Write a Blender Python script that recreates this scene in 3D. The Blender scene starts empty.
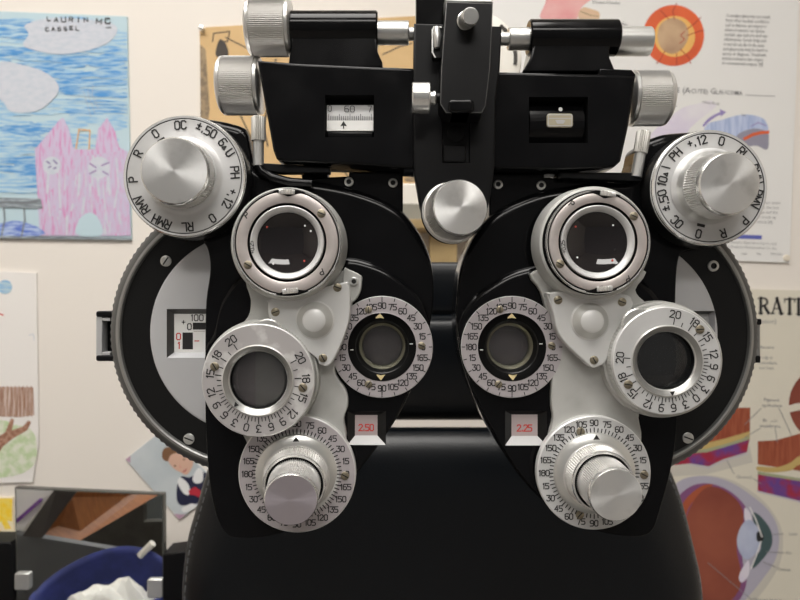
import bpy, bmesh, math, random
from mathutils import Matrix, Vector
random.seed(7)
PI = math.pi
C = bpy.context.scene.collection
D = 0.32            # camera to the front plane of the instrument (m)
F = 640.0           # focal length in pixels of an 800x600 frame
H = 1.25            # camera height above the floor

# ------------------------------------------------------------------ helpers
def P(px, py, y):
    s = (D + y) / F
    return Vector(((px - 400) * s, y, H - (py - 300) * s))

def sc(y):
    return (D + y) / F

MATS = {}
def mat(name, col, rough=.5, metal=0.0, spec=.5, **k):
    m = bpy.data.materials.new(name); m.use_nodes = True
    b = m.node_tree.nodes['Principled BSDF']
    b.inputs['Base Color'].default_value = (*col, 1)
    b.inputs['Roughness'].default_value = rough
    b.inputs['Metallic'].default_value = metal
    b.inputs['Specular IOR Level'].default_value = spec
    for kk, v in k.items():
        b.inputs[kk.replace('_', ' ')].default_value = v
    MATS[name] = m
    return m

def noise_col(name, c2, scale=(1, 1, 1), nscale=5, lo=.4, hi=.6, detail=4, coord='Object', rough2=None):
    """mix the base colour with c2 through stretched noise (wear, crayon grain, fabric)"""
    m = MATS[name]; nt = m.node_tree; b = nt.nodes['Principled BSDF']
    tc = nt.nodes.new('ShaderNodeTexCoord'); mp = nt.nodes.new('ShaderNodeMapping')
    no = nt.nodes.new('ShaderNodeTexNoise'); rp = nt.nodes.new('ShaderNodeValToRGB')
    mx = nt.nodes.new('ShaderNodeMix'); mx.data_type = 'RGBA'
    mp.inputs['Scale'].default_value = scale
    no.inputs['Scale'].default_value = nscale; no.inputs['Detail'].default_value = detail
    rp.color_ramp.elements[0].position = lo; rp.color_ramp.elements[1].position = hi
    nt.links.new(tc.outputs[coord], mp.inputs[0]); nt.links.new(mp.outputs[0], no.inputs['Vector'])
    nt.links.new(no.outputs['Fac'], rp.inputs[0]); nt.links.new(rp.outputs[0], mx.inputs[0])
    mx.inputs[6].default_value = b.inputs['Base Color'].default_value[:]
    mx.inputs[7].default_value = (*c2, 1)
    nt.links.new(mx.outputs[2], b.inputs['Base Color'])
    if rough2 is not None:
        mr = nt.nodes.new('ShaderNodeMapRange')
        mr.inputs['To Min'].default_value = b.inputs['Roughness'].default_value
        mr.inputs['To Max'].default_value = rough2
        nt.links.new(rp.outputs[0], mr.inputs[0]); nt.links.new(mr.outputs[0], b.inputs['Roughness'])
    return m

def bumpify(name, scale, strength, dist=.0005):
    m = MATS[name]; nt = m.node_tree; b = nt.nodes['Principled BSDF']
    tc = nt.nodes.new('ShaderNodeTexCoord'); no = nt.nodes.new('ShaderNodeTexNoise'); bp = nt.nodes.new('ShaderNodeBump')
    no.inputs['Scale'].default_value = scale; no.inputs['Detail'].default_value = 3
    bp.inputs['Strength'].default_value = strength; bp.inputs['Distance'].default_value = dist
    nt.links.new(tc.outputs['Object'], no.inputs['Vector']); nt.links.new(no.outputs['Fac'], bp.inputs['Height'])
    nt.links.new(bp.outputs[0], b.inputs['Normal'])

mat('black_paint', (.0035, .0035, .004), .12, 0, .2); noise_col('black_paint', (.005, .005, .0055), (1, 1, 1), 40, .45, .7, rough2=.22)
mat('black_satin', (.004, .004, .0045), .40, 0, .18)
mat('black_void', (.002, .002, .002), .7, 0, .1)
mat('black_wheel', (.007, .007, .007), .3, 0, .3)
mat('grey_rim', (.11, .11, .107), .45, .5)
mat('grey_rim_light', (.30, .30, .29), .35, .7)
mat('silver_cast', (.52, .52, .50), .48, .35); noise_col('silver_cast', (.42, .42, .40), (1, 1, 1), 60, .4, .75)
mat('silver_plate', (.66, .66, .65), .42, .3)
mat('silver_dial', (.60, .60, .60), .38, .3); noise_col('silver_dial', (.54, .54, .535), (1, 1, 1), 50, .4, .7)
mat('worn_dial', (.44, .42, .42), .42, .3); noise_col('worn_dial', (.60, .59, .58), (1, 1, 1), 70, .52, .6)
mat('mauve_dial', (.47, .435, .45), .42, .3)
mat('cross_face', (.56, .51, .49), .36, .5); noise_col('cross_face', (.50, .46, .44), (1, 1, 1), 90, .45, .6)
mat('wheel_plate', (.58, .585, .60), .42, .4)
mat('chrome', (.78, .78, .76), .22, .8)
mat('steel', (.62, .62, .60), .30, .75)
mat('knurled_metal', (.78, .77, .75), .30, .75)
mat('knurled_dark', (.30, .29, .28), .35, .7)
mat('brushed_cap', (.80, .80, .79), .30, .8, .5, Anisotropic=.85)
mat('mauve_cap', (.46, .42, .46), .34, .7, .5, Anisotropic=.85)
for n in ('brushed_cap', 'mauve_cap'):
    nt = MATS[n].node_tree; t = nt.nodes.new('ShaderNodeTangent'); t.direction_type = 'RADIAL'; t.axis = 'Z'
    nt.links.new(t.outputs[0], nt.nodes['Principled BSDF'].inputs['Tangent'])
noise_col('brushed_cap', (.62, .62, .61), (1, 1, 1), 55, .5, .62, rough2=.4)
mat('brass_screw', (.34, .30, .22), .4, .9); noise_col('brass_screw', (.18, .16, .12), (1, 1, 1), 300, .4, .7)
mat('post_grip', (.44, .43, .40), .45, .5); mat('gold_mark', (.80, .66, .36), .4, .2)
mat('ink', (.012, .012, .012), .6)
mat('ink_grey', (.25, .25, .26), .7)
mat('ink_red', (.62, .05, .04), .6)
mat('dot_red', (.6, .08, .06), .5)
mat('dot_white', (.85, .85, .85), .5)
mat('scale_white', (.85, .85, .83), .5)
mat('scale_grey', (.44, .44, .44), .4, .2)
mat('scale_pink', (.46, .39, .39), .5)
mat('lens_glass', (.93, .95, .95), .02, 0, .5, Transmission_Weight=1.0, IOR=1.45)
mat('lens_dark', (.012, .010, .011), .04, 0, .55)
mat('lens_grey', (.13, .112, .115), .3, 0, .4); mat('prism_half', (.15, .14, .135), .3, 0, .4)
mat('lens_olive', (.30, .29, .22), .3, .6)
mat('bubble_fluid', (.42, .38, .28), .08, 0, .6)
mat('leather', (.0012, .0022, .0036), .33, 0, .36); bumpify('leather', 700, .35, .0004)
mat('leather_seam', (.02, .022, .025), .6)
mat('thread', (.10, .105, .11), .8)
mat('wall_paint', (.78, .73, .67), .75); bumpify('wall_paint', 60, .05, .001)
mat('ceiling_paint', (.8, .8, .78), .9)
mat('floor_vinyl', (.28, .26, .24), .4)
mat('white_plastic', (.80, .77, .70), .4)
mat('cream_plastic', (.72, .66, .55), .5)
mat('slot_dark', (.05, .045, .04), .8)
mat('oak', (.42, .30, .14), .5); noise_col('oak', (.34, .24, .11), (1, 1, 12), 14, .35, .65)
mat('grey_beige', (.26, .25, .21), .6)
# ------------------------------------------------------------------ stroke lettering like the engraved dials
G = {
 '0': [[1,0,3,0,4,1,4,5,3,6,1,6,0,5,0,1,1,0]], '1': [[1,5,2,6,2,0]],
 '2': [[0,5,1,6,3,6,4,5,4,4,0,0,4,0]], '3': [[0,6,4,6,2,3.5,3,3.5,4,2.6,4,1,3,0,1,0,0,1]],
 '4': [[3,0,3,6,0,2,4,2]], '5': [[4,6,0,6,0,3.4,3,3.4,4,2.4,4,1,3,0,0,0]],
 '6': [[4,6,1,6,0,5,0,1,1,0,3,0,4,1,4,2.4,3,3.3,0,3.3]], '7': [[0,6,4,6,1.5,0]],
 '8': [[1,3.3,0,4,0,5,1,6,3,6,4,5,4,4,3,3.3,1,3.3,0,2.4,0,1,1,0,3,0,4,1,4,2.4,3,3.3]],
 '9': [[0,0,3,0,4,1,4,5,3,6,1,6,0,5,0,3.6,1,2.7,4,2.7]],
 'O': [[1,0,3,0,4,1,4,5,3,6,1,6,0,5,0,1,1,0]], 'C': [[4,1,3,0,1,0,0,1,0,5,1,6,3,6,4,5]],
 'P': [[0,0,0,6,3,6,4,5,4,3.8,3,2.9,0,2.9]], 'R': [[0,0,0,6,3,6,4,5,4,3.8,3,2.9,0,2.9],[1.8,2.9,4,0]],
 'H': [[0,0,0,6],[4,0,4,6],[0,3,4,3]], 'M': [[0,0,0,6,2.4,2,4.8,6,4.8,0]], 'V': [[0,6,2,0,4,6]],
 'L': [[0,6,0,0,3.6,0]], 'U': [[0,6,0,1,1,0,3,0,4,1,4,6]], 'I': [[1.5,0,1.5,6]], 'A': [[0,0,2,6,4,0],[.7,2,3.3,2]],
 'E': [[4,6,0,6,0,0,4,0],[0,3,3,3]], 'N': [[0,0,0,6,4,0,4,6]], 'S': [[4,5,3,6,1,6,0,5,0,4,4,2,4,1,3,0,1,0,0,1]],
 '+': [[.4,3,3.6,3],[2,1.4,2,4.6]], '#': [[.4,3.8,3.6,3.8],[2,2.4,2,5.4],[.4,1.2,3.6,1.2]], '-': [[.4,3,3.6,3]],
 '.': [[.6,0,.6,.9]], '^': [[0,1,2,5,4,1,0,1]], ' ': [],
}
GW = {'1': 2.6, '.': 1.2, 'M': 4.8, 'I': 3, 'L': 3.6, ' ': 2.4}

class MB:
    """mesh builder: plan coordinates are image pixels at the part's own depth, z is towards the viewer in the same unit"""
    def __init__(s, ox=0, oy=0, scale=1.0):
        s.o = (ox, oy); s.k = scale; s.V = []; s.Fc = []; s.M = []
    def v(s, px, py, z):
        s.V.append(((px - s.o[0]) * s.k, (s.o[1] - py) * s.k, z * s.k)); return len(s.V) - 1
    def f(s, idx, m): s.Fc.append(tuple(idx)); s.M.append(m)
    @staticmethod
    def ccw(pts):       # orientation so that the normal looks at the viewer (image y runs down)
        a = sum(pts[i][0] * pts[(i+1) % len(pts)][1] - pts[(i+1) % len(pts)][0] * pts[i][1] for i in range(len(pts)))
        return list(pts) if a < 0 else list(pts)[::-1]
    def poly(s, pts, m, z):
        s.f([s.v(x, y, z) for x, y in s.ccw(pts)], m)
    @staticmethod
    def shrink(pts, d, c):
        return [(c[0] + (x - c[0]) * (1 - d / c[2]), c[1] + (y - c[1]) * (1 - d / c[3])) for x, y in pts]
    @staticmethod
    def inset(pts, d, low=None):
        n = len(pts); out = []
        for i in range(n):
            a, b, c = pts[i-1], pts[i], pts[(i+1) % n]
            e1 = Vector((b[0]-a[0], b[1]-a[1])); e2 = Vector((c[0]-b[0], c[1]-b[1]))
            if e1.length < 1e-9: e1 = e2
            if e2.length < 1e-9: e2 = e1
            e1.normalize(); e2.normalize()
            n1 = Vector((e1.y, -e1.x)); n2 = Vector((e2.y, -e2.x))
            q = n1 + n2
            if q.length < 1e-6: q = n1
            q.normalize(); cc = max(.5, q.dot(n1)); g = d
            if low is not None:      # narrower bevel where the edge does not face up
                up = min(1.0, max(0.0, q.y) * 1.15); up = up*up*(3-2*up); g = d * (low + (1 - low) * up)
            out.append((b[0] + q.x * g / cc, b[1] + q.y * g / cc))
        return out
    def prism(s, pts, z0, z1, m, bev=0, hb=None, steps=5, mcap=None, mbev=None, back=True, low=None, about=None):
        pts = s.ccw(pts)
        hb = bev if hb is None else hb
        rings = [(pts, z0)]
        if bev:
            for i in range(steps + 1):
                t = PI / 2 * i / steps
                off = bev * (1 - math.cos(t))
                rings.append((s.inset(pts, off, low) if not about else s.shrink(pts, off, about), z1 - hb + hb * math.sin(t)))
            rings.append((s.inset(pts, bev * 1.12, low) if not about else s.shrink(pts, bev * 1.3, about), z1))
        else: rings.append((pts, z1))
        ids = [[s.v(x, y, z) for x, y in r] for r, z in rings]
        n = len(pts)
        for k in range(len(ids) - 1):
            for i in range(n):
                j = (i + 1) % n
                s.f((ids[k][i], ids[k][j], ids[k+1][j], ids[k+1][i]), (mbev or m) if k > 0 else m)
        s.f(ids[-1], mcap or m)
        if back: s.f(ids[0][::-1], m)
    def rect(s, x0, y0, x1, y1, z0, z1, m, bev=0, **k):
        if bev:
            s.prism(rrect(x0, y0, x1, y1, bev * 1.5), z0, z1, m, bev, **k)
        else: s.prism([(x0,y0),(x1,y0),(x1,y1),(x0,y1)], z0, z1, m, **k)
    def lathe(s, prof, cx=None, cy=None, seg=96, close=False):
        """prof rows: (r, z, material[, knurl depth]) from the back over the front; material belongs to the band that ends at the row"""
        cx = s.o[0] if cx is None else cx; cy = s.o[1] if cy is None else cy
        rings = []
        for row in prof:
            r, z = row[0], row[1]; kn = row[3] if len(row) > 3 else 0
            if r < 1e-6: rings.append([s.v(cx, cy, z)] * seg); continue
            rings.append([s.v(cx + (r - (kn if j % 2 else 0)) * math.cos(2*PI*j/seg), cy - (r - (kn if j % 2 else 0)) * math.sin(2*PI*j/seg), z) for j in range(seg)])
        for i in range(len(rings) - 1):
            a, b = rings[i], rings[i+1]; m = prof[i+1][2]
            for j in range(seg):
                q = (j + 1) % seg
                idx = []
                for t in (a[j], a[q], b[q], b[j]):
                    if t not in idx: idx.append(t)
                if len(idx) > 2: s.f(idx, m)
    def seg2(s, a, b, w, m, z, ext=.5):
        d = Vector((b[0]-a[0], b[1]-a[1])); L = d.length
        if L < 1e-9: return
        d /= L; nx, ny = -d.y * w / 2, d.x * w / 2; ex, ey = d.x * w * ext * .9, d.y * w * ext * .9
        s.poly([(a[0]-ex+nx, a[1]-ey+ny), (b[0]+ex+nx, b[1]+ey+ny), (b[0]+ex-nx, b[1]+ey-ny), (a[0]-ex-nx, a[1]-ey-ny)], m, z)
    def line(s, pts, w, m, z, closed=False):
        n = len(pts)
        for i in range(n if closed else n - 1): s.seg2(pts[i], pts[(i+1) % n], w, m, z + i * .0015)
    def text(s, t, cx, cy, h, m, z, ang=0.0, wr=.62, sw=.155, gap=1.6):
        """ang: degrees clockwise; centred on cx, cy"""
        u = h / 6.0; W = sum(GW.get(c, 4) for c in t) + gap * (len(t) - 1)
        x = -W / 2; ca, sa = math.cos(math.radians(ang)), math.sin(math.radians(ang)); kx = u * wr * 1.5
        for c in t:
            small = .62 if c == '^' else 1
            for ln in G[c]:
                pts = []
                for i in range(0, len(ln), 2):
                    gx = (x + ln[i] * small) * kx; gy = -(ln[i+1] * small - 3) * u
                    pts.append((cx + gx * ca - gy * sa, cy + gx * sa + gy * ca))
                s.line(pts, h * sw, m, z)
            x += GW.get(c, 4) + gap
    def ftext(s, t, x, y, size, m, z, ang=0.0, align='LEFT', wx=1.0, bold=None):
        cu = bpy.data.curves.new('t', 'FONT'); cu.body = t; cu.size = size; cu.resolution_u = 1; cu.align_x = align; cu.offset = .018 if bold is None else bold; bold = None
        o = bpy.data.objects.new('t', cu); C.objects.link(o)
        dg = bpy.context.evaluated_depsgraph_get(); me = bpy.data.meshes.new_from_object(o.evaluated_get(dg))
        ca, sa = math.cos(math.radians(ang)), math.sin(math.radians(ang)); base = len(s.V)
        for vv in me.vertices:
            gx, gy = vv.co.x * wx, -vv.co.y
            s.v(x + gx * ca - gy * sa, y + gx * sa + gy * ca, z)
        for p in me.polygons: s.f([base + i for i in p.vertices], m)
        bpy.data.objects.remove(o); bpy.data.meshes.remove(me); bpy.data.curves.remove(cu)
    def tube(s, pts, r, m, seg=12):
        """round bar through 3-D points (px, py, z)"""
        q = [Vector((x - s.o[0], s.o[1] - y, z)) for x, y, z in pts]; rings = []
        for i, p in enumerate(q):
            d = (q[min(i+1, len(q)-1)] - q[max(i-1, 0)]).normalized()
            a = d.orthogonal().normalized() if i == 0 else (a - d * a.dot(d)).normalized()
            b = d.cross(a); rr = r[i] if isinstance(r, (list, tuple)) else r
            rings.append([])
            for j in range(seg):
                w = p + (a * math.cos(2*PI*j/seg) + b * math.sin(2*PI*j/seg)) * rr
                s.V.append(tuple(w * s.k)); rings[-1].append(len(s.V) - 1)
        for i in range(len(rings) - 1):
            for j in range(seg):
                s.f((rings[i][j], rings[i][(j+1) % seg], rings[i+1][(j+1) % seg], rings[i+1][j]), m)
        s.f(rings[0][::-1], m); s.f(rings[-1], m)
    def funnel(s, x0, y0, x1, y1, X0, Y0, X1, Y1, za, zb, ms, mplate):
        """bevelled walls from the outer rectangle at za down to the inner one at zb, and the plate that closes it; ms = top, right, bottom, left"""
        o = [(x0,y0),(x1,y0),(x1,y1),(x0,y1)]; i = [(X0,Y0),(X1,Y0),(X1,Y1),(X0,Y1)]
        for k in range(4):
            a, b = k, (k + 1) % 4
            s.f([s.v(*i[a], zb), s.v(*i[b], zb), s.v(*o[b], za), s.v(*o[a], za)], ms[k])
        s.poly(i, mplate, zb)
    def mesh(s, name):
        me = bpy.data.meshes.new(name); me.from_pydata(s.V, [], s.Fc)
        names = []
        for m in s.M:
            if m not in names: names.append(m)
        for m in names: me.materials.append(MATS[m])
        ix = {m: i for i, m in enumerate(names)}
        me.polygons.foreach_set('material_index', [ix[m] for m in s.M])
        me.polygons.foreach_set('use_smooth', [True] * len(me.polygons))
        me.update(); me.set_sharp_from_angle(angle=math.radians(38))
        return me

def rrect(x0, y0, x1, y1, r, n=5):
    out = []
    for cx, cy, a0 in ((x1-r, y0+r, -90), (x1-r, y1-r, 0), (x0+r, y1-r, 90), (x0+r, y0+r, 180)):
        for i in range(n + 1):
            a = math.radians(a0 + 90 * i / n); out.append((cx + r*math.cos(a), cy + r*math.sin(a)))
    return out

def smooth(pts, n=6):
    out = []; k = len(pts)
    for i in range(k):
        p0, p1, p2, p3 = (Vector(pts[(i+j) % k]) for j in (-1, 0, 1, 2))
        for t in range(n):
            u = t / n
            q = .5 * ((2*p1) + (p2-p0)*u + (2*p0-5*p1+4*p2-p3)*u*u + (3*p1-p0-3*p2+p3)*u**3)
            out.append((q.x, q.y))
    return out

def shell_run(pts, a, b):
    q = MB.inset(MB.ccw(pts), 1.8); q = q if MB.ccw(pts)[0] == pts[0] else q[::-1]
    return q[pts.index(a):pts.index(b) + 1]
def circle(cx, cy, r, n=64): return [(cx + r*math.cos(2*PI*i/n), cy + r*math.sin(2*PI*i/n)) for i in range(n)]

def frame(px, py, y, tip=None, ytip=None, zdir=None):
    """local frame at a point: z towards the viewer (or along base -> tip), y up"""
    o = P(px, py, y); z = Vector((0, -1, 0))
    if tip: z = (P(tip[0], tip[1], ytip) - o).normalized()
    if zdir: z = Vector(zdir).normalized()
    up = Vector((0, 0, 1)) if abs(z.z) < .9 else Vector((0, 1, 0))
    x = up.cross(z).normalized(); yy = z.cross(x)
    return Matrix(((x.x, yy.x, z.x, o.x), (x.y, yy.y, z.y, o.y), (x.z, yy.z, z.z, o.z), (0, 0, 0, 1)))

WM = {}
def link(o, parent, M):
    C.objects.link(o); WM[o.name] = M
    if parent is not None:
        o.parent = parent; o.matrix_basis = WM[parent.name].inverted() @ M
    else: o.matrix_basis = M
    return o
def part(name, mb, parent, M, label=None):
    me = mb if isinstance(mb, bpy.types.Mesh) else mb.mesh(name)
    o = link(bpy.data.objects.new(name, me), parent, M)
    if label: o['label'] = label
    return o
def thing(name, label, cat, M=None, mb=None, group=None):
    o = link(bpy.data.objects.new(name, mb.mesh(name) if mb else None), None, M if M else Matrix())
    o['label'] = label; o['category'] = cat
    if group: o['group'] = group
    return o
def structure(name, mb, M):
    o = link(bpy.data.objects.new(name, mb.mesh(name)), None, M); o['kind'] = 'structure'; return o

def carve(mb, cutters, name):
    """cut the cutters out of a closed solid and return the mesh"""
    a = bpy.data.objects.new('a', mb.mesh('a')); C.objects.link(a); tmp = [a]
    for c in cutters:
        o = bpy.data.objects.new('c', c.mesh('c')); C.objects.link(o); tmp.append(o)
        md = a.modifiers.new('b', 'BOOLEAN'); md.operation = 'DIFFERENCE'; md.object = o; md.solver = 'EXACT'
    bpy.context.view_layer.update()
    dg = bpy.context.evaluated_depsgraph_get(); me = bpy.data.meshes.new_from_object(a.evaluated_get(dg)); me.name = name
    for o in tmp: bpy.data.objects.remove(o)
    me.set_sharp_from_angle(angle=math.radians(38))
    return me
def join(meshes, name):
    bm = bmesh.new(); mats = []
    for me in meshes:
        n0 = len(bm.faces); bm.from_mesh(me); bm.faces.ensure_lookup_table()
        loc = []
        for m in me.materials:
            if m not in mats: mats.append(m)
            loc.append(mats.index(m))
        for f in bm.faces[n0:]: f.material_index = loc[f.material_index] if f.material_index < len(loc) else 0
    out = bpy.data.meshes.new(name); bm.to_mesh(out); bm.free()
    for m in mats: out.materials.append(m)
    out.polygons.foreach_set('use_smooth', [True] * len(out.polygons)); out.set_sharp_from_angle(angle=math.radians(38))
    return out
def polar(cx, cy, r, deg):      # degrees clockwise from the top
    a = math.radians(deg); return cx + r*math.sin(a), cy - r*math.cos(a)

def screw(parent, px, py, y, r, ang=30, m='brass_screw', h=1.6, hexed=False):
    b = MB(px, py, sc(y))
    if hexed:
        b.lathe([(r, -2, m), (r, h, m), (r*.85, h+.5, m), (r*.55, h+.5, m), (r*.5, h-1.5, 'black_void'), (0, h-1.5, 'ink')], seg=24)
    else:
        b.lathe([(r, -2, m), (r, h-.5, m), (r*.8, h, m), (0, h, m)], seg=24)
        a, c = polar(px, py, r*.85, ang), polar(px, py, r*.85, ang+180)
        b.seg2(a, c, r*.26, 'ink', h+.06, 0)
    return part('screw', b, parent, frame(px, py, y), 'slotted brass screw head' if m == 'brass_screw' else None)

def knob(name, parent, base, y0, tip, L, prof, seg=160, label=None):
    """turned part whose axis runs from base to tip (L metres long); profile in pixels at the base depth"""
    M = frame(base[0], base[1], y0, tip, y0 - L)
    b = MB(0, 0, sc(y0)); b.lathe(prof, 0, 0, seg)
    return part(name, b, parent, M, label)

def side_knob(name, parent, px0, px1, py, y, r, m='knurled_metal', seg=180, rim=3):
    """knurled cylinder lying across the view from px0 to px1"""
    s = sc(y); sgn = 1 if px1 > px0 else -1; L = abs(px1 - px0)
    M = frame(px0, py, y, zdir=(sgn, 0, 0)); b = MB(0, 0, s)
    b.lathe([(0, 0, m), (r*.9, 0, m), (r-1, 1, m), (r-1, 4, 'steel'), (r, 4.5, m), (r, 5, m, 1.5), (r, L-rim-2, m, 1.5), (r, L-rim-1.5, m), (r-.4, L-rim+1, m), (r*.9, L, m), (r*.8, L, m), (0, L-.5, m)], seg=seg)
    return part(name, b, parent, M)

# ================================================================== THE PHOROPTER
ph = thing('phoropter', 'black and silver phoropter with twin lens housings hanging before the exam chair', 'eye testing instrument', Matrix.Translation(P(400, 300, .015)))

# ---------------------------------------------------------------- one side
def battery(S):
    L = S == 'L'
    y0 = .002
    # --- power wheel behind the housing
    cx, cy, R = (250, 333, 145.5) if L else (618, 335, 147)
    yw = .010
    b = MB(cx, cy, sc(yw))
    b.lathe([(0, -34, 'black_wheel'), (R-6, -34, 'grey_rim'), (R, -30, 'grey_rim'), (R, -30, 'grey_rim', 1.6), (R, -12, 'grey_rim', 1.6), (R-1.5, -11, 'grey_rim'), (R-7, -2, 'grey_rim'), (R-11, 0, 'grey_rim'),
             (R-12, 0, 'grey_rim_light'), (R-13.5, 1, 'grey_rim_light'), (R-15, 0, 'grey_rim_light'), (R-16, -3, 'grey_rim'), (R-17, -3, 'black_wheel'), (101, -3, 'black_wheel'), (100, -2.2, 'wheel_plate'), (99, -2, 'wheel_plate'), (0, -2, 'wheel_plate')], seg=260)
    if L: w = (166, 309, 212, 358)
    else: w = (692, 311, 716, 348)
    cut = MB(cx, cy, sc(yw)); cut.rect(w[0], w[1], w[2], w[3], -16, 10, 'wheel_plate')
    wh = part('power_wheel', carve(b, [cut], 'power_wheel'), ph, frame(cx, cy, yw))
    q = MB(cx, cy, sc(yw))
    if L:
        q.funnel(166, 309, 212, 358, 171, 314, 211, 353, -2, -9, ['grey_rim', 'wheel_plate', 'wheel_plate', 'grey_rim'], 'scale_white')
        z = -8.8
        q.rect(190, 323, 203, 330, -9, z, 'ink'); q.rect(204.5, 323, 210.5, 330, -9, z, 'ink'); q.rect(179.5, 333, 190, 350, -9, z, 'ink')
        q.text('100', 194, 318, 6, 'ink', z, sw=.15); q.text('+', 180.5, 322.5, 6, 'ink', z, sw=.15); q.text('0', 186.5, 327, 6, 'ink', z, sw=.17)
        q.text('0', 175.5, 337, 6.5, 'ink_red', z, sw=.17); q.text('1', 175.5, 346, 6.5, 'ink_red', z, sw=.17)
        q.seg2((192, 341.5), (196, 341.5), 1, 'ink_red', z); q.seg2((204, 341.5), (210, 341.5), 1, 'ink_red', z)
        q.seg2((191, 331.7), (211, 331.7), .5, 'scale_pink', z)
    else:
        q.funnel(692, 311, 716, 348, 694, 314, 713, 346, -2, -9, ['grey_rim', 'wheel_plate', 'wheel_plate', 'grey_rim'], 'scale_grey')
        q.rect(706, 320, 709, 330, -9, -8.8, 'ink')
    part('scale_window', q, wh, frame(cx, cy, yw), 'recessed power scale window')
    for (sx, sy) in ([(166, 261), (189, 439)] if L else [(713, 266), (688, 438)]):
        screw(wh, sx, sy, yw + .0013, 5.5, 35 if sy < 300 else 110, 'steel', 1.2, hexed=(not L and sy < 300))
    # sight opening bracket on the outer rim
    bx = MB(105, 335, sc(.022)) if L else MB(757, 342, sc(.022))
    if L:
        bx.rect(97, 311, 122, 317, -16, 3, 'black_satin', 1.5); bx.rect(97, 355, 122, 361, -16, 3, 'black_satin', 1.5)
        bx.rect(97, 316, 103, 356, -16, 2, 'scale_grey', .6); bx.rect(103, 316, 122, 356, -16, -10, 'black_void'); bx.rect(103, 318, 111, 321, -16, 2, 'scale_grey', .5); bx.rect(103, 352, 111, 355, -16, 2, 'scale_grey', .5)
    else:
        bx.rect(745, 322, 763, 358, -14, -4, 'grey_rim_light', 1.5); bx.rect(745, 319, 763, 325, -14, -2, 'black_satin', 1); bx.rect(745, 356, 762, 363, -14, -2, 'black_satin', 1)
    part('rim_bracket', bx, ph, frame(105 if L else 757, 335 if L else 342, .022))

    # --- housing: back plate, shell, raised apron
    fx, fy = (320, 340) if L else (570, 340)
    M = frame(fx, fy, y0); k = sc(y0)
    back = MB(fx, fy, k)
    if L:
        pl = [(252,176),(300,177),(348,175),(348.5,170.5),(403,170.5),(403,240),(395,300),(255,300),(245,240)]
        shell = [(257,167),(285,175),(310,179),(340,184),(365,191),(385,199),(402,210),(416,227),(427,248),(433,270),(434,297),(431,322),(425,349),(415,381),(401,412),(381,443),(356,476),(336,501),(322,515),(300,528),(270,537),(245,539),(230,537),(221,528),(213,508),(208,480),(205,440),(204,400),(204,350),(205,300),(209,262),(198,238),(160,225),(140,190),(150,150),(175,122),(195,117),(217,119),(240,125),(247,132),(251,150)]
        apron = [(214,330),(224,296),(245,272),(290,259),(345,257),(365,260),(386,268),(405,281),(421,297)] + shell_run(shell, (431,322), (204,350))
        ap = (382, 347); win = (348, 410.5, 386, 444)
    else:
        pl = [(490,172),(546,172),(546,176),(600,178),(636,180),(650,240),(640,300),(500,300),(490,240)]
        shell = [(630,178),(600,180),(570,185),(550,188),(532,193),(508,203),(490,215),(474,235),(462,262),(457,290),(456,320),(460,356),(473,395),(492,434),(519,476),(545,504),(571,524),(600,533),(622,537),(641,537),(654,529),(662,505),(669,480),(675,450),(678,415),(678,380),(677,330),(677,290),(679,263),(684,253),(705,247),(740,230),(745,180),(730,140),(705,131),(672,132),(656,136),(645,142),(640,160)]
        apron = [(668,320),(655,292),(630,272),(590,262),(560,260),(534,265),(510,272),(489,284),(472,297)] + shell_run(shell, (456,320), (678,380))
        ap = (512, 347); win = (504.5, 410, 546, 444.5)
    back.prism(pl, -56, -6, 'black_paint', 2)
    sh = MB(fx, fy, k); sh.prism(smooth(shell, 5), -52, 0, 'black_paint', 11, 9, steps=8, low=.18)
    apn = MB(fx, fy, k); apn.prism(smooth(apron, 5), -20, 4.5, 'black_paint', 10, 7, steps=8, low=.15)
    def cutters():
        c1 = MB(fx, fy, k); c1.lathe([(0, -30, 'black_void'), (35.5, -30, 'black_void'), (35.5, 40, 'black_void'), (0, 40, 'black_void')], ap[0], ap[1], 64)
        c2 = MB(fx, fy, k); c2.rect(win[0], win[1], win[2], win[3], -12, 40, 'black_satin')
        return [c1, c2]
    body = join([back.mesh('x'), carve(sh, cutters(), 'x'), carve(apn, cutters(), 'x')], 'lens_housing')
    hs = part('lens_housing', body, ph, M)
    for sx, sy in ([(349, 182), (393, 183)] if L else [(498, 184.5), (541, 185.5)]):
        screw(hs, sx, sy, y0 + .003, 4.6, 0, 'steel', 1.5, hexed=True)
    q = MB(fx, fy, k); x0, y_0, x1, y1 = win
    ms = ['black_satin', 'black_wheel', 'scale_grey', 'black_wheel']  # lower wall grey: the light on its upward slope put into the colour
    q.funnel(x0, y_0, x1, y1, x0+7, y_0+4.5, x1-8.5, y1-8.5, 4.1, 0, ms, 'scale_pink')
    q.text('2.50' if L else '2.25', (x0+x1)/2 - .8, y1-16.5, 6.2, 'ink_red', .2, sw=.18, wr=.56, gap=1.2)
    part('power_window', q, hs, M, 'small bevelled window with a red power number')

    # --- arm plate carrying the swing-in lens units
    ya = -.0035; a = MB(fx, fy, sc(ya))
    if L:
        low = [(249,275),(300,265),(346,272),(352,300),(349,335),(335,369),(346,390),(348,405),(344,419),(346,440),(335,472),(300,490),(262,472),(247,442),(235,420),(215,395),(210,370),(222,336),(240,325),(249,315),(251,300)]
        tri = [(268,303),(272,299),(336,284),(348,283),(350,298),(349,321),(342,342),(333,361),(327,366),(319,364),(316,358),(295,342),(271,322)]
        sc3 = [(275.5,312),(337.5,287.5),(323,358)]; boss = (315, 320); tabp = [(344,270),(350,270),(361,275.5),(362,281),(360,293),(352,303),(344,300)]; tsc = (354, 281.5)
    else:
        low = [(536,270),(541,292),(549,320),(553,334),(553,350),(551,400),(553,418),(549,441),(560,474),(597,492),(628,474),(641,440),(639,412),(660,400),(690,380),(690,330),(660,312),(645,302),(635,290),(640,268)]
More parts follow.
